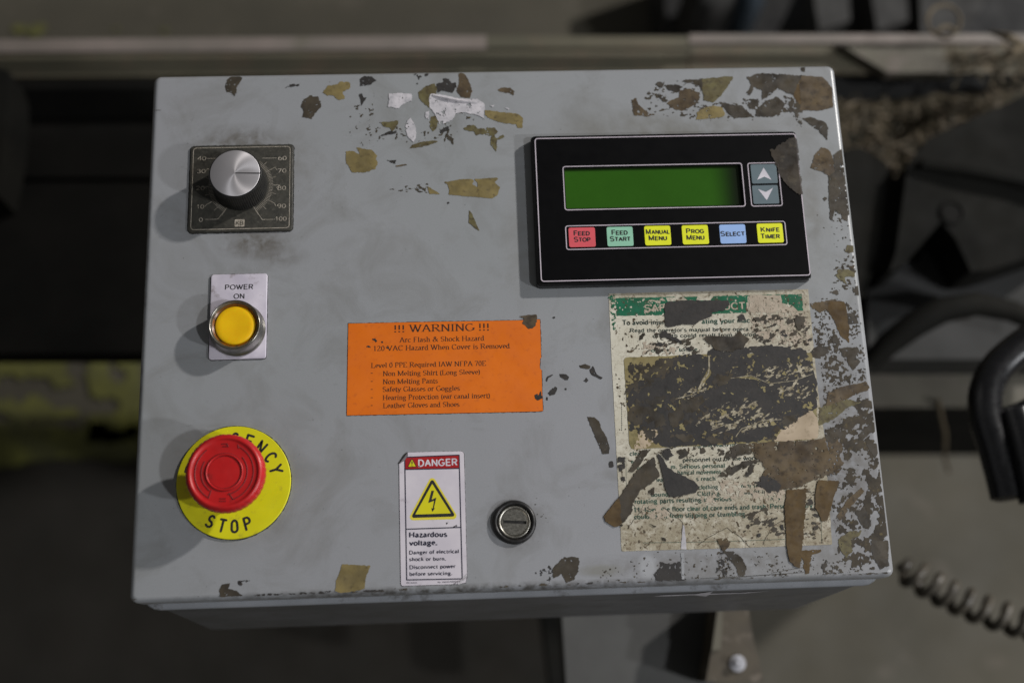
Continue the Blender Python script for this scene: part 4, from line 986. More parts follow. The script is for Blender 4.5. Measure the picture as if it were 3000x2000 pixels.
def rtri(pts, r):  # rounded triangle
    P = [np.array(p) for p in pts]; out = []
    for i in range(3):
        a, b_, c = P[i-1], P[i], P[(i+1) % 3]; u = (a-b_)/np.hypot(*(a-b_)); v = (c-b_)/np.hypot(*(c-b_)); bis = (u+v)/np.hypot(*(u+v))
        s_ = math.sqrt((1-u@v)/2); ctr = b_+bis*r/s_; t0 = b_+u*(r/math.tan(math.asin(s_))); t1 = b_+v*(r/math.tan(math.asin(s_)))
        a0 = math.atan2(*(t0-ctr)[::-1]); a1 = math.atan2(*(t1-ctr)[::-1]); d_ = (a1-a0+math.pi) % (2*math.pi)-math.pi
        out += [tuple(ctr+r*np.array([math.cos(a0+d_*k/5), math.sin(a0+d_*k/5)])) for k in range(6)]
    return out
tx.flat([rtri(cps('c8', [(457, 345), (232, 765), (706, 752)]), .0018)], z, 3)
o_ = rtri(cps('c8', [(458, 378), (262, 742), (675, 728)]), .0010); i_ = rtri(cps('c8', [(459, 428), (303, 710), (630, 700)]), .0002)
tx.flat([o_, i_], z+4e-5, 4)
tx.flat([i_], z+3e-5, 5)
tx.flat([cps('c8', [(452, 492), (476, 492), (454, 575), (497, 553), (474, 655), (486, 650), (460, 687), (450, 650), (463, 655), (476, 584), (422, 605)])], z+7e-5, 4)
tx.flat([rtri(cps('c8', [(272, 194), (230, 278), (318, 274)]), .0002)], z+4e-5, 4)
tx.flat([rtri(cps('c8', [(272, 206), (240, 272), (308, 269)]), .0001)], z+7e-5, 5)
sans(tx, '!', cp('c8', 268, 264), cp('c8', 278, 264), .0026, z+10e-5, 4, .02)
sans(tx, 'DANGER', cp('c8', 330, 268), cp('c8', 690, 257), .0036, z+4e-5, 6, .035)
for t, x0, x1, y0, y1, cap_, bo_ in (('Hazardous', 246, 598, 919, 912, 48, .045), ('voltage.', 246, 505, 994, 988, 48, .045), ('Danger of electrical', 247, 703, 1075, 1062, 33, .032), ('shock or burn.', 247, 585, 1136, 1130, 33, .032),
                                 ('Disconnect power', 250, 672, 1210, 1199, 33, .032), ('before servicing.', 250, 643, 1272, 1263, 33, .032), ('\u00a9Clarion', 222, 318, 1343, 1341, 14, 0), ('No. H6010-P85DHPL', 510, 718, 1338, 1332, 14, 0)):
    sans(tx, t, cp('c8', x0, y0), cp('c8', x1, y1), cap_/3.136/5.55/1000, z+1e-5, 2, bo_)
part(tx, 'printing', ['white_vinyl', 'red_vinyl', 'navy_print', 'pale_yellow_vinyl', 'black_print', 'yellow_vinyl', 'white_print'], ds, smooth=False)
# lifted corners
cu = MB(); a, b_, c = cp('c8', 200, 220), cp('c8', 234, 141), cp('c8', 156, 244)
d_ = cp('c8', 240, 178)
cu.add([(*b_, .0003), (*c, .0003), (*cp('c8', 205, 222), .0016), (*cp('c8', 238, 175), .0016)], [(0, 1, 2, 3)])
part(cu, 'curled_corner', 'white_vinyl', ds, smooth=False); cu = MB()
cu.add([(*cp('c8', 640, 1350), .0003), (*cp('c8', 778, 1275), .0003), (*cp('c8', 760, 1300), .0010), (*cp('c8', 690, 1332), .0011)], [(0, 1, 2, 3)])
part(cu, 'curled_corner', 'white_vinyl', ds, smooth=False)
part(torn([cps('c8', [(150, 242), (180, 185), (225, 138), (234, 150), (205, 190), (160, 246)])], .00036, amp=.3, res=.2, ncell=.8), 'lifted_backing', 'tape_black', ds, smooth=False)
part(torn([cps('c8', [(645, 826), (690, 806), (688, 816), (650, 830)]), cps('c8', [(590, 785), (602, 785), (602, 795), (592, 796)])], .0005, amp=.3, res=.18, ncell=.7), 'ink_spot', 'tape_black', ds, smooth=False)
part(torn([cps('c8', [(640, 1348), (700, 1330), (775, 1255), (775, 1290), (720, 1345), (680, 1350)])], .00046, amp=.4, res=.2, ncell=.8, hole=.5), 'scuff', 'torn_paper', ds, smooth=False)

# ---- worn safety instruction sticker
def AB(a=(), b=()): return cps('A', a)+cps('B', b)
sq = AB([(208, 100), (900, 84), (1670, 68), (1680, 180), (1690, 280), (1725, 640), (1752, 900)], [(1790, 240), (1845, 1030), (1840, 1037), (1200, 1060), (310, 1086), (302, 1080), (268, 420)])+cps('A', [(228, 560)])
ss = torn([sq], .00014, amp=.12, res=.35, ncell=2); ss = part(ss, 'instruction_sticker', 'grimy_paper', smooth=False)
z = .00022
part(torn([AB([(262, 133), (700, 125), (1470, 108), (1625, 105), (1632, 225), (1500, 232), (1228, 242), (700, 255), (265, 264)])], z, amp=.25, hole=.22, res=.28, ncell=1.6, hcell=1.5,
   holepoly=[cps('A', [(1225, 120), (1330, 112), (1470, 112), (1480, 170), (1560, 190), (1600, 232), (1228, 246)]), cps('A', [(625, 130), (760, 128), (790, 150), (640, 158)]), cps('A', [(860, 120), (975, 122), (950, 150), (850, 150)])]), 'green_header', 'header_green', ss, smooth=False)
part(torn([cps('A', [(208, 105), (262, 105), (275, 300), (262, 380), (230, 370), (215, 200)])], z+2e-5, amp=.8, res=.28, fleck=True, thr=.50, hcell=1.1), 'header_fleck', 'header_green', ss, smooth=False, kind='stuff')
tx = MB(); sans(tx, 'SAFETY INSTRUCTIONS', cp('A', 470, 232), cp('A', 1412, 208), .0040, z+8e-5, 0, .02)
part(tx, 'header_lettering', 'rubbed_beige', ss, smooth=False)
tx = MB(); z2 = z+1e-5
for c_, t, x0, x1, y0, y1, cap_, bo_, mm in (
    ('A', 'To avoid injur', 310, 618, 330, 324, 36, .03, 1), ('A', 'ating your mac', 890, 1245, 320, 312, 36, .03, 0),
    ('A', 'Read the operator\u2019s manual before opera', 365, 1235, 384, 372, 28, .012, 1), ('A', 'or death could result from improp', 530, 1290, 424, 412, 28, .012, 1), ('A', 'of areas to the', 520, 860, 528, 520, 26, .012, 0),
    ('A', 'nded', 1345, 1440, 655, 652, 26, .012, 0), ('A', 'hid and pinch', 850, 1110, 1028, 1020, 26, .012, 1), ('A', 'cc', 1265, 1310, 1030, 1028, 26, .012, 1),
    ('B', 'ing and reach in', 830, 1130, 325, 318, 26, .01, 0), ('B', 'clea', 362, 440, 386, 384, 30, .015, 0), ('B', 'e', 372, 392, 444, 444, 30, .01, 0), ('B', 'personnel out of the work', 752, 1300, 432, 416, 30, .015, 1),
    ('B', 'run', 400, 460, 488, 487, 30, .01, 0), ('B', 'm. Serious personal', 665, 1060, 482, 472, 30, .015, 0), ('B', 'hanical movement', 715, 1030, 524, 518, 30, .015, 0),
    ('B', 'lea', 560, 605, 578, 577, 30, .015, 0), ('B', 's reach', 850, 992, 570, 567, 30, .015, 0), ('B', 'clothing', 868, 1010, 632, 628, 30, .015, 0), ('B', 'near the', 1180, 1330, 620, 616, 28, .01, 0),
    ('B', 'bound', 520, 645, 686, 683, 30, .015, 0), ('B', 'Clothing', 860, 1020, 680, 676, 30, .015, 0), ('B', 'caught in machine or', 1180, 1605, 668, 655, 28, .01, 1),
    ('B', 'rotating parts resulting in serious', 400, 1110, 738, 716, 32, .02, 0), ('B', 'inj  y.', 1380, 1480, 712, 708, 28, .01, 0),
    ('B', '11- Keep the floor clear of core ends and trash. Personal injury', 393, 1705, 800, 765, 32, .02, 0), ('B', 'could result from slipping or stumbling.', 395, 1220, 850, 826, 32, .02, 0)):
    tx = MB(); sans(tx, t, cp(c_, x0, y0), cp(c_, x1, y1), (cap_+3)/2.502/5.5/1000, z2, 0, bo_+.008); part(tx, 'lettering', ('green_print', 'dark_green_print')[mm], ss, smooth=False)
tx = MB()
for pts in ([(460, 1024), (760, 1020), (1100, 1012), (1500, 998)],):
    tx.strip(cps('B', pts), .00022, z2, 0, round_=False)
tx.strip(cps('B', [(335, 400), (338, 640)]), .00012, z2, 0, round_=False); tx.strip(cps('B', [(1755, 560), (1770, 1030)]), .00016, z2, 0, round_=False)
for k in range(16):
    y = 900+k*13; tx.strip(cps('A', [(303, y), (304, y+9)]), .0003, z2, 1, round_=False)
for y in (775, 790): tx.strip(cps('A', [(290, y), (291, y+8)]), .0004, z2, 1, round_=False)
part(tx, 'ruled_line', ['green_print', 'dark_green_print'], ss, smooth=False, kind='stuff')
# rubbed-off zones over the print
rb = MB(); 
torn([cps('A', [(1245, 250), (1650, 235), (1690, 480), (1500, 480), (1330, 430), (1260, 380)]), cps('A', [(480, 150), (620, 140), (620, 200), (470, 240)]), cps('A', [(450, 460), (700, 470), (720, 540), (460, 545)]),
      cps('B', [(1020, 560), (1280, 590), (1500, 650), (1480, 720), (1050, 700)]), cps('B', [(450, 760), (600, 740), (680, 860), (440, 830)]), cps('B', [(860, 690), (1010, 640), (1010, 740), (900, 735)])],
     z+6e-5, amp=1.2, res=.3, hole=.75, hcell=1.6, mb=rb)
part(rb, 'rubbed_patch', 'rubbed_beige', ss, smooth=False)
part(torn([cps('A', [(1240, 112), (1470, 108), (1482, 190), (1560, 200), (1600, 236), (1230, 244)])], z+4e-5, amp=.5, res=.3, hole=.25, hcell=1.2), 'rubbed_patch', 'rubbed_beige', ss, smooth=False)
# dirt flecks on the paper
part(torn([AB([(1240, 260), (1690, 240), (1725, 600), (1690, 560), (1600, 500), (1300, 470), (1260, 400)]), AB([(430, 390), (900, 380), (890, 560), (430, 560)]), cps('B', [(1000, 400), (1350, 380), (1340, 520), (1100, 560), (1000, 520)]),
           cps('B', [(620, 310), (1130, 310), (1100, 400), (700, 420)]), cps('B', [(1180, 780), (1520, 760), (1520, 980), (1200, 960)]), cps('B', [(1640, 640), (1740, 640), (1800, 900), (1780, 1020), (1640, 1000)]), cps('B', [(640, 640), (900, 620), (800, 700), (600, 740)])],
           z+9e-5, amp=.5, res=.26, fleck=True, thr=.555, hcell=1.7, stretch=1.8, ang=.35), 'dirt_fleck', 'tape_dark', ss, smooth=False, kind='stuff')
part(torn([sq], z+7e-5, amp=.5, res=.4, fleck=True, thr=.70, hcell=1.7), 'dirt_fleck', 'tape_brown', ss, smooth=False, kind='stuff')
# torn middle label: pale base, black adhesive, paper slivers left standing
z3 = .00036
q = AB([(320, 590), (325, 575), (345, 568), (700, 555), (900, 545), (1300, 540), (1690, 535), (1700, 560), (1725, 800)], [(1735, 60), (1745, 230), (1735, 258), (1715, 268), (1300, 292), (900, 312), (400, 340), (375, 335), (360, 300)])+cps('A', [(335, 800)])
part(torn([q], z3-5e-5, amp=.15, res=.35, ncell=2), 'torn_label', 'pale_residue', ss, smooth=False)
part(torn([AB([(1700, 955), (1728, 1000)], [(1735, 60), (1745, 230), (1735, 256), (1715, 266), (1410, 282), (1480, 190), (1560, 130), (1650, 60)])], z3-1e-5, amp=.6, res=.3), 'torn_label', 'beige_residue', ss, smooth=False)
part(torn([cps('B', [(420, 215), (560, 170), (625, 170), (600, 260), (500, 320), (400, 335)])], z3-1e-5, amp=.8, res=.3, hole=.35), 'torn_label', 'beige_residue', ss, smooth=False)
blk = AB([(338, 800), (420, 745), (560, 695), (640, 655), (705, 575), (720, 556), (900, 548), (945, 560), (955, 520), (985, 480), (1100, 492), (1200, 505), (1300, 478), (1400, 478), (1500, 490), (1620, 500), (1690, 570), (1722, 700), (1740, 900), (1700, 955), (1640, 990), (1560, 1050), (1470, 1100)],
         [(1400, 250), (1300, 290), (1000, 306), (620, 325), (540, 300), (520, 260), (600, 200), (480, 190), (360, 200)])+cps('A', [(345, 900)])
part(torn([blk], z3, amp=1.3, res=.28, hole=.10, ncell=2.6, hcell=3.,
     holepoly=[cps('A', p) for p in ([(940, 565), (950, 565), (946, 640), (965, 690), (925, 730), (890, 775), (868, 830), (852, 830), (868, 780), (905, 715), (932, 650)],
       [(1110, 718), (1250, 706), (1300, 722), (1290, 728), (1230, 722)])]),
     'torn_label', 'tape_black', ss, smooth=False)
part(torn([cps('A', [(345, 880), (900, 850), (950, 1000), (700, 1080), (350, 1060)]), AB([(960, 700), (1090, 660), (1150, 700), (1000, 800)]), cps('B', [(640, 240), (1150, 220), (1120, 290), (640, 315)]), cps('A', [(1500, 1010), (1700, 960), (1560, 1060)])], z3+5e-5, amp=1.6, hole=.6, res=.35, hcell=4, ncell=3), 'torn_label', 'tape_dark', ss, smooth=False)
part(torn([cps('A', [(320, 600), (700, 560), (720, 600), (600, 740), (420, 830), (330, 830)]), cps('B', [(360, 180), (620, 160), (560, 300), (420, 250)]), AB([(1500, 1010), (1640, 960)], [(1700, 60), (1500, 190), (1420, 280), (1340, 270)])], z3+3e-5, amp=1.2, res=.28, fleck=True, thr=.49, hcell=3.2), 'adhesive_fleck', 'tape_dark', ss, smooth=False, kind='stuff')
part(torn([AB([(1100, 690), (1700, 560), (1720, 760), (1680, 900), (1420, 860), (1380, 780)]), AB([(800, 1050), (1050, 900), (1250, 850), (1480, 1000), (1350, 1100), (1000, 1120)]), AB([(690, 890), (880, 700), (940, 560), (960, 700), (900, 860)]), cps('B', [(1100, 30), (1350, 110), (1200, 260), (960, 210), (980, 150)])],
     z3+8e-5, amp=.6, res=.26, fleck=True, thr=.572, hcell=1.5, stretch=2.2, ang=.45), 'paper_sliver', 'sliver_paper', ss, smooth=False, kind='stuff')
for k, (c_, pts, wd_) in enumerate((('A', [(942, 560), (944, 640), (936, 690), (900, 730), (868, 800)], .0009), ('A', [(700, 872), (780, 850), (850, 838)], .0004), ('B', [(1140, 245), (1180, 190), (1250, 165), (1330, 130), (1470, 122)], .0004), ('A', [(1100, 722), (1250, 700), (1380, 760), (1560, 740), (1700, 690)], .00035), ('B', [(960, 200), (1060, 160), (1160, 150)], .00035))):
    part(MB().strip(cps(c_, pts), wd_, z3+11e-5+k*1e-6), 'torn_edge', 'sliver_paper', ss, smooth=False)
part(torn([cps('B', [(738, 1072), (745, 960), (752, 890), (762, 900), (772, 980), (778, 1072)])], z+6e-5, amp=.15, res=.25), 'torn_edge', 'torn_paper', ss, smooth=False)
for pts in ([(350, 915), (430, 810), (500, 760), (600, 760), (750, 870), (745, 1000), (740, 1075)], [(860, 1040), (960, 970), (1075, 915), (1160, 970), (1240, 1055)], [(1340, 1040), (1360, 980), (1420, 900), (1500, 850)], [(375, 735), (440, 800), (470, 810)]):
    cr_ = MB(); P = cps('B', pts); P2 = []
    for a, b_ in zip(P[:-1], P[1:]):
        for k in range(6): t = k/6; P2.append((a[0]+(b_[0]-a[0])*t+random.uniform(-.00025, .00025), a[1]+(b_[1]-a[1])*t+random.uniform(-.00025, .00025)))
    cr_.strip(P2+[P[-1]], .00024, z+5e-5, round_=False); part(cr_, 'crease', 'tape_dark', ss, smooth=False)
# tape pieces lying over the sticker and the lid
z4 = .00055
over = [
 ('tape_black', 'A', [(618, 190), (640, 165), (720, 152), (1085, 152), (1092, 185), (1050, 225), (970, 240), (960, 270), (900, 290), (840, 330), (760, 325), (650, 348), (622, 335)], .45, 0),
 ('tape_black', 'A', [(578, 395), (610, 372), (670, 410), (740, 448), (738, 468), (650, 430), (585, 420)], .4, 0),
 ('tape_dark', 'A', [(900, 430), (950, 408), (1050, 412), (1110, 420), (1150, 395), (1168, 365), (1180, 400), (1242, 432), (1190, 500), (1100, 530), (1000, 520), (960, 480)], .5, 0),
 ('tape_dark', 'A', [(1565, 270), (1620, 250), (1648, 300), (1625, 360), (1592, 382), (1575, 330)], .5, .1),
 ('tape_black', 'A', [(550, 490), (575, 455), (600, 470), (630, 450), (600, 490), (570, 480)], .4, .2), ('tape_black', 'A', [(755, 480), (790, 490), (815, 525), (780, 515)], .4, .1),
 ('tape_dark', 'A', [(1270, 280), (1395, 250), (1330, 300), (1290, 310)], .5, .3), ('tape_black', 'A', [(1150, 270), (1190, 245), (1215, 290), (1170, 310)], .5, .2), ('tape_black', 'A', [(1470, 400), (1520, 400), (1500, 450), (1485, 470), (1505, 420)], .3, .1),
 ('tape_amber', 'B', [(172, 830), (250, 730), (285, 690), (300, 760), (330, 850), (290, 900), (250, 908), (185, 868)], .25, 0),
 ('tape_dark', 'B', [(285, 690), (420, 490), (500, 420), (540, 400), (560, 480), (582, 530), (520, 590), (440, 640), (380, 740), (385, 790), (300, 900), (294, 760)], .6, 0),
 ('tape_dark', 'B', [(352, 500), (455, 345), (520, 338), (470, 400), (440, 450), (385, 508)], .3, .1),
 ('tape_black', 'B', [(560, 360), (600, 400), (640, 470), (680, 500), (770, 540), (830, 570), (868, 615), (845, 655), (700, 688), (650, 685), (625, 640), (600, 520)], .4, 0),
 ('tape_black', 'B', [(590, 345), (650, 335), (680, 380), (640, 420), (600, 390)], .6, .3),
 ('tape_brown', 'B', [(1225, 300), (1720, 272), (1790, 250), (1830, 380), (1862, 520), (1780, 545), (1700, 562), (1620, 612), (1500, 632), (1400, 625), (1350, 610), (1320, 560), (1350, 500), (1340, 440), (1300, 410)], .8, .07),
 ('tape_dark', 'B', [(1130, 305), (1215, 298), (1262, 370), (1180, 385), (1060, 405), (1075, 360)], .5, .05),
 ('tape_black', 'B', [(1275, 585), (1350, 520), (1420, 560), (1480, 600), (1450, 650), (1380, 655), (1330, 620)], 1.0, .25),
 ('tape_dark', 'B', [(1000, 540), (1060, 490), (1180, 440), (1280, 415), (1300, 430), (1200, 480), (1120, 520), (1050, 545)], .7, .15),
 ('tape_dark', 'B', [(1205, 530), (1240, 460), (1280, 450), (1260, 510), (1230, 545)], .4, .1),
 ('tape_amber', 'B', [(1510, 640), (1655, 625), (1650, 800), (1640, 900), (1632, 1020), (1615, 1150), (1608, 1215), (1570, 1195), (1530, 1160), (1512, 1050), (1505, 900), (1495, 760)], .45, 0),
 ('tape_amber', 'B', [(1742, 565), (1892, 572), (1880, 640), (1850, 700), (1835, 780), (1810, 860), (1772, 868), (1720, 760), (1722, 660)], .4, 0),
 ('tape_brown', 'B', [(1005, 998), (1080, 985), (1100, 1035), (1068, 1078), (1040, 1090)], .5, .1),
 ('tape_black', 'B', [(280, 400), (325, 400), (330, 480), (290, 500), (275, 450)], .5, .3), ('tape_black', 'B', [(300, 545), (325, 540), (330, 570), (305, 575)], .3, 0),
 ('tape_black', 'B', [(1465, 895), (1485, 890), (1490, 935), (1475, 930)], .2, 0), ('tape_black', 'B', [(1295, 955), (1320, 955), (1320, 980), (1300, 982)], .2, 0), ('tape_dark', 'B', [(1705, 905), (1740, 890), (1740, 925), (1710, 935)], .3, 0),
 ('tape_dark', 'B', [(500, 880), (560, 905), (540, 910)], .3, 0), ('tape_dark', 'B', [(595, 985), (625, 990), (630, 1020), (605, 1005)], .3, .1), ('tape_dark', 'B', [(500, 640), (545, 610), (540, 680), (505, 670)], .4, .1),
]
pieces = [
 ('tape_dark', 'c1', [(770, 200), (820, 160), (895, 180), (862, 232), (840, 260), (850, 290), (825, 330), (818, 298), (765, 290), (760, 240)], .5, .12),
 ('tape_black', 'c1', [(1218, 256), (1240, 235), (1270, 230), (1330, 228), (1325, 240), (1240, 252)], .4, .1),
 ('tape_dark', 'c1', [(1345, 360), (1400, 315), (1470, 325), (1500, 400), (1450, 450), (1420, 495), (1345, 480), (1360, 440), (1340, 400)], .5, .08),
 ('tape_tan', 'c1', [(1505, 290), (1550, 240), (1600, 232), (1640, 212), (1710, 210), (1720, 250), (1660, 290), (1672, 340), (1625, 352), (1590, 315), (1540, 318)], .5, 0),
 ('tape_black', 'c1', [(1790, 190), (1830, 165), (1880, 170), (1915, 200), (1880, 225), (1830, 242), (1790, 245)], .5, .12),
 ('tape_black', 'c1', [(1778, 308), (1805, 300), (1815, 330), (1842, 330), (1820, 360), (1800, 392), (1795, 350)], .4, .1),
 ('tape_tan', 'c2', [(135, 825), (200, 822), (270, 860), (232, 790), (320, 808), (370, 815), (428, 870), (415, 900), (428, 930), (410, 990), (310, 1022), (195, 1022), (165, 970), (140, 930)], .35, 0),
 ('tape_black', 'c2', [(765, 112), (850, 98), (920, 95), (880, 140), (830, 145), (800, 180), (802, 232), (785, 200), (775, 150)], .5, .8),
 ('tape_olive', 'c2', [(795, 285), (870, 235), (950, 200), (975, 250), (965, 300), (905, 310), (905, 430), (860, 395), (815, 350)], .4, 0),
 ('tape_black', 'c2', [(970, 212), (1030, 195), (1030, 160), (1080, 165), (1100, 200), (1150, 190), (1150, 240), (1110, 290), (1020, 275), (975, 290)], .5, .08),
 ('tape_brown', 'c2', [(1170, 120), (1195, 105), (1240, 130), (1270, 190), (1298, 270), (1270, 340), (1195, 330), (1150, 275), (1175, 210)], .35, .02),
 ('tape_brown', 'c2', [(1533, 262), (1560, 245), (1650, 245), (1685, 275), (1680, 320), (1640, 295), (1560, 285)], .4, .05),
 ('tape_tan', 'c2', [(1415, 450), (1500, 460), (1720, 485), (1765, 520), (1755, 612), (1715, 610), (1700, 580), (1560, 565), (1440, 520), (1410, 490)], .35, 0),
 ('tape_olive', 'c2', [(453, 562), (620, 545), (610, 600), (560, 645), (540, 612), (480, 600)], .4, .02), ('tape_black', 'c2', [(443, 690), (520, 650), (600, 640), (600, 665), (510, 678)], .5, .2),
 ('tape_olive', 'c2', [(920, 510), (970, 495), (985, 540), (970, 620), (930, 645), (910, 610), (905, 560)], .35, .02),
 ('tape_olive', 'c2', [(718, 803), (745, 765), (850, 738), (930, 728), (990, 735), (940, 757), (860, 780)], .3, .02),
 ('tape_olive', 'c2', [(1220, 625), (1250, 590), (1310, 588), (1350, 618), (1500, 610), (1542, 650), (1480, 692), (1400, 668), (1330, 688), (1310, 650)], .6, .08),
 ('tape_olive', 'c2', [(1470, 692), (1500, 680), (1520, 708), (1590, 675), (1632, 668), (1580, 710), (1522, 726), (1520, 838), (1500, 810), (1462, 765)], .4, .1),
 ('tape_dark', 'c2', [(1055, 660), (1085, 680), (1120, 710), (1130, 775), (1100, 740), (1070, 710)], .4, .2), ('tape_black', 'c2', [(1000, 640), (1025, 618), (1075, 600), (1088, 630), (1040, 650), (1010, 665)], .4, .2),
 ('tape_tan', 'c2', [(1040, 1110), (1180, 1085), (1290, 1080), (1310, 1100), (1300, 1130), (1350, 1162), (1345, 1120), (1320, 1082), (1520, 1068), (1535, 1080), (1505, 1110), (1550, 1160), (1530, 1230), (1480, 1260), (1300, 1245), (1080, 1225), (1085, 1180), (1070, 1130)], .22, 0),
 ('tape_tan', 'c2', [(880, 1140), (930, 1175), (1000, 1220), (905, 1222)], .3, 0),
 ('tape_olive', 'c2', [(1268, 1362), (1300, 1410), (1330, 1480), (1365, 1560), (1320, 1530), (1265, 1480)], .25, 0),
 ('tape_brown', 'c2', [(595, 958), (690, 943), (697, 955), (600, 972)], .2, 0), ('tape_black', 'c2', [(495, 903), (540, 912), (598, 908), (590, 942), (540, 922)], .4, .2), ('tape_black', 'c2', [(1065, 1295), (1080, 1288), (1090, 1300), (1072, 1312)], .15, 0),
 ('tape_brown', 'c4', [(222, 296), (255, 290), (270, 330), (340, 385), (382, 395), (330, 405), (235, 400), (230, 350)], .5, .12),
 ('tape_dark', 'c4', [(372, 195), (400, 183), (445, 180), (425, 222)], .4, .2), ('tape_dark', 'c4', [(448, 205), (520, 195), (557, 215), (530, 245), (470, 240)], .5, .05),
 ('tape_dark', 'c4', [(385, 258), (430, 265), (462, 312), (430, 312)], .4, .08),
 ('tape_brown', 'c4', [(455, 320), (530, 280), (545, 235), (600, 225), (665, 250), (672, 300), (620, 340), (560, 370), (480, 350)], .5, .02),
 ('tape_dark', 'c4', [(525, 176), (640, 163), (690, 160), (700, 300), (690, 250), (668, 205), (600, 188)], .6, .2),
 ('tape_olive', 'c4', [(685, 160), (887, 142), (885, 165), (850, 220), (810, 270), (762, 317), (700, 300), (690, 240)], .4, 0),
 ('tape_tan', 'c4', [(650, 430), (655, 380), (700, 350), (760, 336), (820, 350), (840, 400), (800, 415), (700, 425)], .4, .02),
 ('tape_dark', 'c4', [(803, 313), (900, 330), (950, 338), (1000, 388), (1032, 410), (900, 420), (860, 390)], .45, .06),
 ('tape_dark', 'c4', [(1038, 405), (1040, 370), (1100, 310), (1180, 275), (1237, 325), (1200, 380), (1150, 412)], .45, .04),
 ('tape_dark', 'c4', [(955, 288), (1060, 298), (1062, 332), (1000, 362)], .6, .4),
 ('tape_dark', 'c4', [(982, 150), (1070, 120), (1150, 128), (1350, 140), (1310, 200), (1290, 270), (1180, 225), (1130, 270), (1080, 300), (1080, 240), (1030, 215), (1000, 268), (978, 258), (1010, 200)], .5, .03),
 ('tape_brown', 'c4', [(1340, 138), (1480, 150), (1510, 180), (1542, 225), (1547, 350), (1450, 370), (1330, 366), (1335, 300), (1325, 200)], .3, 0),
 ('tape_amber', 'c4', [(1292, 165), (1350, 142), (1340, 200), (1338, 330), (1310, 330), (1280, 250)], .4, .02),
 ('tape_dark', 'c4', [(1228, 268), (1300, 300), (1345, 350), (1340, 475), (1310, 430), (1240, 345)], .7, .55),
 ('tape_dark', 'c4', [(1343, 420), (1400, 412), (1500, 448), (1514, 480), (1507, 560), (1450, 500), (1400, 465)], .35, .02),
 ('tape_brown', 'c4', [(1400, 747), (1425, 660), (1470, 608), (1522, 625), (1550, 690), (1560, 770), (1520, 800), (1470, 768)], .4, .04),
 ('tape_dark', 'c4', [(1550, 660), (1600, 618), (1625, 640), (1662, 1050), (1600, 1052), (1558, 1022), (1545, 1088), (1527, 1085), (1515, 800), (1560, 770)], .4, .03),
 ('tape_dark', 'c4', [(1597, 1040), (1648, 1050), (1640, 1095), (1605, 1080)], .3, .05), ('tape_dark', 'c4', [(1478, 945), (1495, 932), (1510, 945), (1490, 965)], .2, 0),
 ('tape_olive', 'c4', [(1625, 1290), (1640, 1250), (1692, 1253), (1690, 1290), (1650, 1307)], .35, .12), ('tape_olive', 'c4', [(1563, 1450), (1580, 1408), (1650, 1410), (1692, 1432), (1690, 1460), (1620, 1460), (1637, 1510), (1580, 1470)], .4, .04),
 ('tape_brown', 'c4', [(1643, 1392), (1692, 1380), (1680, 1407)], .3, .1), ('tape_dark', 'c4', [(1335, 85), (1368, 78), (1362, 115), (1332, 108)], .4, .1),
 ('tape_brown', 'A', [(1683, 172), (1860, 145), (1932, 160), (1945, 230), (1860, 260), (1800, 215), (1760, 245), (1700, 210)], .4, .03), ('tape_amber', 'A', [(1810, 160), (1932, 160), (1948, 200), (1970, 340), (1970, 460), (1900, 400), (1868, 310), (1815, 225)], .35, 0),
 ('tape_dark', 'A', [(1955, 245), (2010, 250), (2042, 322), (1965, 325)], .4, .05), ('tape_dark', 'A', [(1995, 55), (2040, 40), (2047, 122), (2008, 112)], .5, .15), ('tape_dark', 'A', [(1828, 90), (1880, 75), (1910, 95), (1880, 112)], .4, .3),
 ('tape_dark', 'A', [(1898, 500), (1960, 488), (2040, 500), (2047, 530), (2020, 560), (2052, 600), (2000, 665), (1955, 600), (1925, 560)], .45, .04),
 ('tape_dark', 'A', [(1658, 552), (1740, 478), (1812, 490), (1822, 532), (1760, 572), (1720, 572)], .5, .05), ('tape_dark', 'A', [(1855, 420), (1890, 430), (1905, 460), (1860, 500), (1845, 470)], .5, .1),
 ('tape_brown', 'A', [(1815, 830), (1920, 780), (2100, 745), (2122, 800), (2040, 830), (1950, 872), (1800, 925)], .35, .02),
 ('tape_olive', 'A', [(1750, 940), (1820, 910), (1950, 872), (2060, 900), (1950, 942), (1900, 990), (1780, 1060), (1735, 1075)], .6, .04),
 ('tape_dark', 'A', [(-5, 625), (40, 615), (75, 632), (72, 650), (48, 655), (0, 642)], .3, .02), ('tape_black', 'A', [(66, 662), (95, 628), (118, 690), (166, 715), (150, 728), (100, 705), (78, 690)], .3, .02), ('tape_black', 'A', [(22, 738), (45, 715), (63, 735), (45, 750)], .3, 0),
 ('tape_dark', 'B', [(50, 98), (100, 103), (140, 130), (160, 200), (192, 250), (217, 330), (210, 372), (165, 375), (110, 250)], .35, .02), ('tape_black', 'B', [(205, 452), (215, 422), (240, 430), (242, 472), (215, 472)], .4, .25),
 ('tape_amber', 'B', [(1590, 1090), (1640, 1080), (1765, 1072), (1770, 1085), (1700, 1112), (1682, 1180), (1680, 1250), (1650, 1252), (1630, 1160), (1615, 1120)], .4, .06),
 ('tape_dark', 'B', [(1045, 1085), (1110, 1085), (1180, 1120), (1217, 1190), (1207, 1262), (1162, 1275), (1140, 1200), (1100, 1150)], .5, .05), ('tape_black', 'B', [(1010, 1085), (1060, 1080), (1100, 1150), (1110, 1270), (1000, 1270)], .8, .95),
 ('tape_black', 'B', [(538, 1260), (590, 1200), (580, 1160), (660, 1180), (730, 1160), (737, 1240), (772, 1290), (700, 1302), (555, 1302)], .6, .1),
 ('tape_brown', 'B', [(1878, 832), (1960, 705), (2060, 622), (2082, 650), (1980, 762), (1925, 845), (1900, 862)], .35, .05),
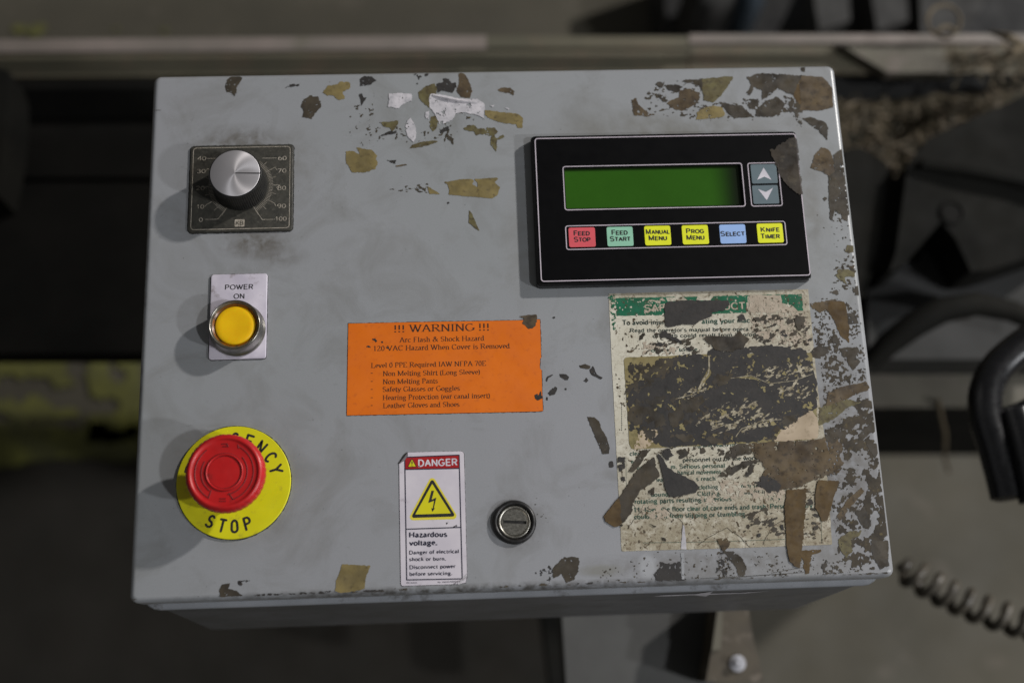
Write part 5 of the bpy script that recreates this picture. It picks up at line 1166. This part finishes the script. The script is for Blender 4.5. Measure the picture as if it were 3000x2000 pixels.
 ('tape_dark', 'B', [(2038, 232), (2130, 150), (2147, 200), (2080, 262), (2040, 278)], .4, .06), ('tape_dark', 'B', [(2098, 300), (2170, 298), (2187, 350), (2162, 408), (2120, 352)], .4, .06),
 ('tape_dark', 'B', [(2130, 1010), (2257, 1008), (2262, 1190), (2200, 1217), (2158, 1150), (2128, 1070)], .5, .04), ('tape_olive', 'B', [(1885, 1002), (1960, 948), (2062, 930), (2060, 962), (1980, 1002), (1992, 1080), (1950, 1132), (1900, 1060)], .6, .08),
 ('tape_dark', 'B', [(2010, 790), (2080, 760), (2132, 850), (2130, 900), (2080, 912), (2030, 850)], .5, .35), ('tape_dark', 'B', [(1735, 1252), (1760, 1200), (1800, 1150), (1870, 1180), (1932, 1220), (1925, 1248), (1800, 1262)], .7, .75),
 ('tape_brown', 'B', [(1800, 250), (1880, 260), (1930, 310), (1900, 400), (1930, 440), (1890, 520), (1865, 520), (1830, 380)], .8, .15), ('tape_dark', 'B', [(1790, 190), (1900, 180), (1920, 230), (1850, 300), (1800, 280)], .8, .25),
 ('tape_dark', 'D', [(588, 348), (585, 300), (600, 268), (648, 264), (640, 295), (690, 308), (720, 338), (640, 342)], .4, .08), ('tape_tan', 'D', [(1283, 310), (1290, 240), (1310, 195), (1325, 148), (1495, 158), (1480, 200), (1465, 240), (1460, 295), (1400, 312), (1320, 322)], .3, 0),
 ('tape_black', 'D', [(795, 333), (860, 325), (857, 345), (800, 348)], .35, .3), ('tape_black', 'D', [(878, 325), (965, 325), (930, 346), (880, 337)], .35, .25), ('tape_black', 'D', [(1003, 325), (1047, 325), (1030, 348)], .3, .2), ('tape_black', 'D', [(1190, 315), (1267, 305), (1230, 335), (1190, 330)], .4, .5),
 ('tape_black', 'D', [(1450, 308), (1592, 299), (1540, 322), (1480, 320)], .4, .25), ('tape_black', 'D', [(40, 374), (160, 371), (150, 385), (70, 386)], .4, .3), ('tape_black', 'D', [(390, 367), (520, 362), (500, 373), (400, 376)], .3, .4), ('tape_black', 'D', [(1050, 318), (1180, 318), (1160, 332), (1070, 330)], .4, .8), ('tape_black', 'D', [(698, 250), (772, 245), (725, 263), (718, 280), (700, 270)], .3, .3),
 ('tape_dark', 'D', [(1640, 294), (1730, 296), (1725, 306), (1650, 304)], .3, .6), ('tape_olive', 'D', [(1585, 330), (1620, 312), (1655, 325), (1640, 342), (1600, 344)], .3, .4),
 ('tape_dark', 'E', [(318, 320), (385, 262), (472, 264), (470, 330), (442, 392), (400, 408), (370, 362), (320, 387)], .45, .06), ('tape_black', 'E', [(1390, 412), (1462, 404), (1420, 420)], .3, 0), ('tape_brown', 'E', [(600, 436), (780, 428), (760, 445), (640, 450)], .4, .3), ('tape_black', 'E', [(455, 412), (555, 408), (550, 420), (460, 424)], .3, .5), ('tape_black', 'E', [(210, 352), (300, 310), (330, 360), (300, 400), (240, 370)], .6, .95),
 ('tape_black', 'c7', [(2080, 755), (2095, 715), (2150, 695), (2140, 712), (2105, 728), (2092, 765)], .25, .05), ('tape_black', 'c7', [(2215, 690), (2280, 688), (2312, 725), (2300, 750), (2260, 748), (2225, 715)], .4, .05), ('tape_black', 'c7', [(2100, 880), (2140, 840), (2175, 810), (2195, 825), (2170, 895), (2120, 905)], .4, .12), ('tape_black', 'c7', [(2085, 915), (2100, 920), (2098, 955), (2085, 945)], .2, .1), ('tape_black', 'c7', [(2145, 135), (2165, 128), (2175, 140), (2155, 146)], .2, 0), ('tape_black', 'c7', [(2262, 830), (2280, 830), (2285, 845), (2268, 845)], .2, 0),
]
zz = .00016
for i, (mt_, c_, pts, am, ho) in enumerate(pieces):
    mb = torn([cps(c_, pts)], zz+(i % 5)*1.2e-5, amp=am, hole=ho, res=.27 if ho < .5 else .22, ncell=1.3, hcell=1.5)
    if mb.f: part(mb, 'tape_residue', mt_, smooth=False)
for i, (mt_, c_, pts, am, ho) in enumerate(over):
    mb = torn([cps(c_, pts)], z4+(i % 7)*1.2e-5, amp=am, hole=ho, res=.27, ncell=1.2, hcell=1.5)
    if mb.f: part(mb, 'tape_residue', mt_, smooth=False)
# white torn label remains at the top
for pts, am in (([(900, 340), (920, 298), (990, 305), (1080, 320), (1180, 345), (1345, 348), (1408, 390), (1412, 440), (1400, 520), (1330, 490), (1210, 470), (1140, 480), (1125, 530), (1070, 560), (1000, 582), (950, 480), (905, 420)], .3), ([(530, 300), (640, 296), (742, 300), (742, 360), (650, 400), (622, 432), (520, 420), (535, 350)], .35),
                ([(698, 548), (730, 522), (757, 560), (777, 600), (782, 700), (760, 742), (700, 690), (683, 600)], .3), ([(868, 470), (900, 463), (897, 530), (868, 542)], .3), ([(1455, 405), (1500, 405), (1490, 425)], .4), ([(1600, 430), (1650, 428), (1630, 448)], .4)):
    mb = torn([cps('c2', pts)], .00030, amp=am, res=.25, ncell=1.1, hole=.06); 
    if mb.f: part(mb, 'torn_label', 'torn_paper', smooth=False)
mb = MB(); P = cps('c2', [(930, 300), (1000, 318), (1080, 335), (1180, 355), (1345, 362)])
for k in range(4):
    a, b_ = P[k], P[k+1]; hgt = (.0004, .0012, .0016, .0013, .0005)
    mb.add([(a[0], a[1], .0003), (b_[0], b_[1], .0003), (b_[0], b_[1]-.0012, .0003+hgt[k+1]), (a[0], a[1]-.0012, .0003+hgt[k])], [(0, 1, 2, 3)])
    mb.add([(a[0], a[1]-.0012, .0003+hgt[k]), (b_[0], b_[1]-.0012, .0003+hgt[k+1]), (b_[0], b_[1]-.0020, .0004), (a[0], a[1]-.0020, .0004)], [(0, 3, 2, 1)])
part(mb, 'curled_edge', 'torn_paper', smooth=False)
# uncountable flecks
fk = MB()
def fleck(c_, pts, thr, hc, m, st=1., an=0., res=.3, am=.8, zo=0): torn([cps(c_, pts)], .00011+zo, amp=am, res=res, fleck=True, thr=thr, hcell=hc, stretch=st, ang=an, mb=fk, m=m)
fleck('A', [(1700, 330), (1840, 300), (1930, 470), (1900, 560), (2000, 700), (1980, 760), (1790, 790), (1750, 600)], .50, 1.5, 0)
fleck('A', [(1970, 470), (2080, 450), (2120, 740), (1990, 760), (2040, 620)], .53, 1.4, 0)
fleck('A', [(1790, 780), (1980, 740), (1900, 800), (1800, 930), (1770, 1000)], .52, 1.4, 0)
fleck('A', [(2060, 830), (2140, 820), (2175, 960), (2200, 1100), (1790, 1100), (1950, 960)], .475, 2.7, 1, 1.4, .6)
fleck('B', [(1790, 190), (2170, 60), (2190, 200), (2210, 430), (2050, 620), (1900, 640), (1850, 560), (1880, 380)], .485, 2.7, 1, 1.4, .6, zo=1e-5)
fleck('B', [(2060, 500), (2230, 420), (2260, 700), (2290, 1000), (2140, 1010), (2060, 930), (2060, 700)], .475, 2.9, 0, 1.6, 1.3, zo=2e-5)
fleck('B', [(1850, 700), (1990, 640), (2080, 740), (2060, 920), (1880, 1000), (1850, 860)], .52, 1.6, 1, 1.3, .8, zo=3e-5)
fleck('B', [(1890, 1000), (2140, 940), (2240, 1000), (2250, 1215), (1980, 1230), (1900, 1150)], .475, 2.5, 1, 1.2, 1., zo=4e-5)
fleck('c4', [(1560, 1330), (1700, 1300), (1740, 1568), (1530, 1568)], .60, 1.6, 0)
fleck('A', [(1730, 120), (1690, 260), (1700, 330), (1850, 310), (1900, 420), (2090, 440), (2060, 200), (1990, 150)], .585, 1.5, 0)
fleck('c4', [(380, 180), (700, 190), (690, 320), (1040, 300), (1300, 260), (1330, 420), (640, 440), (340, 390), (300, 290)], .60, 1.5, 0, 1.5, .2)
fleck('c4', [(1430, 1040), (1680, 1000), (1720, 1400), (1560, 1420)], .68, 1.5, 0)
fleck('c2', [(150, 370), (480, 380), (480, 820), (150, 780)], .685, 1.9, 0, zo=1e-5)
fleck('c2', [(240, 280), (780, 270), (800, 460), (260, 480)], .72, 1.9, 0, zo=1e-5)
fleck('c2', [(600, 560), (1140, 560), (1180, 780), (700, 800), (440, 700)], .675, 1.9, 0, zo=1e-5)
fleck('c2', [(490, 1185), (760, 1125), (900, 1122), (885, 1218), (740, 1205)], .52, .9, 0, 2.2, 0, am=.3)
fleck('c2', [(1140, 440), (1450, 520), (1440, 580), (1260, 560), (1120, 500)], .64, 1.6, 1, zo=1e-5)
fleck('B', [(1000, 1080), (1120, 1090), (1130, 1280), (1000, 1285)], .55, 1.0, 0)
fleck('B', [(1400, 1200), (1760, 1180), (1900, 1260), (1300, 1310)], .66, 1.3, 0)
fleck('D', [(60, 355), (1260, 312), (2352, 282), (2352, 300), (1260, 338), (60, 385)], .62, 1.2, 0, 2.5, .02, am=.3)
fleck('E', [(0, 420), (400, 405), (1300, 385), (2280, 350), (2290, 372), (900, 425), (0, 445)], .60, 1.4, 0, 2.5, .04, am=.3)
fleck('c1', [(700, 150), (1750, 140), (1720, 640), (1250, 620), (1230, 260), (800, 380)], .80, 1.4, 0)
fleck('c8', [(1230, 470), (1540, 600), (1560, 800), (1420, 760), (1380, 560)], .66, 1.1, 0)
fleck('px', [(1850, 1610), (2420, 1600), (2560, 1640), (2500, 1700), (1700, 1710)], .69, 1.4, 0)
torn([[(-.2, -.15), (.2, -.15), (.2, .15), (-.2, .15)]], .00010, amp=.1, res=.3, fleck=True, thr=.815, hcell=1.1, mb=fk, m=0)
part(fk, 'residue_fleck', ['tape_flake', 'tape_flake', 'tape_dark'], smooth=False, kind='stuff')
# scratches and edge wear
for pts, wd_ in ((cps('B', [(1400, 1245), (1560, 1215), (1700, 1195)]), .0002), (cps('B', [(980, 1290), (1300, 1262), (1500, 1250)]), .00018), (cps('c1', [(210, 427), (265, 427)]), .0003), (cps('E', [(1180, 385), (1500, 370), (1780, 350)]), .00016)):
    part(MB().strip(pts, wd_, .00012, round_=False), 'scratch', 'tape_dark', smooth=False)
part(torn([cps('B', [(738, 1100), (762, 1095), (762, 1290), (742, 1290)])], .00022, amp=.25, res=.25, hole=.2), 'pale_scuff', 'pale_smear', smooth=False)
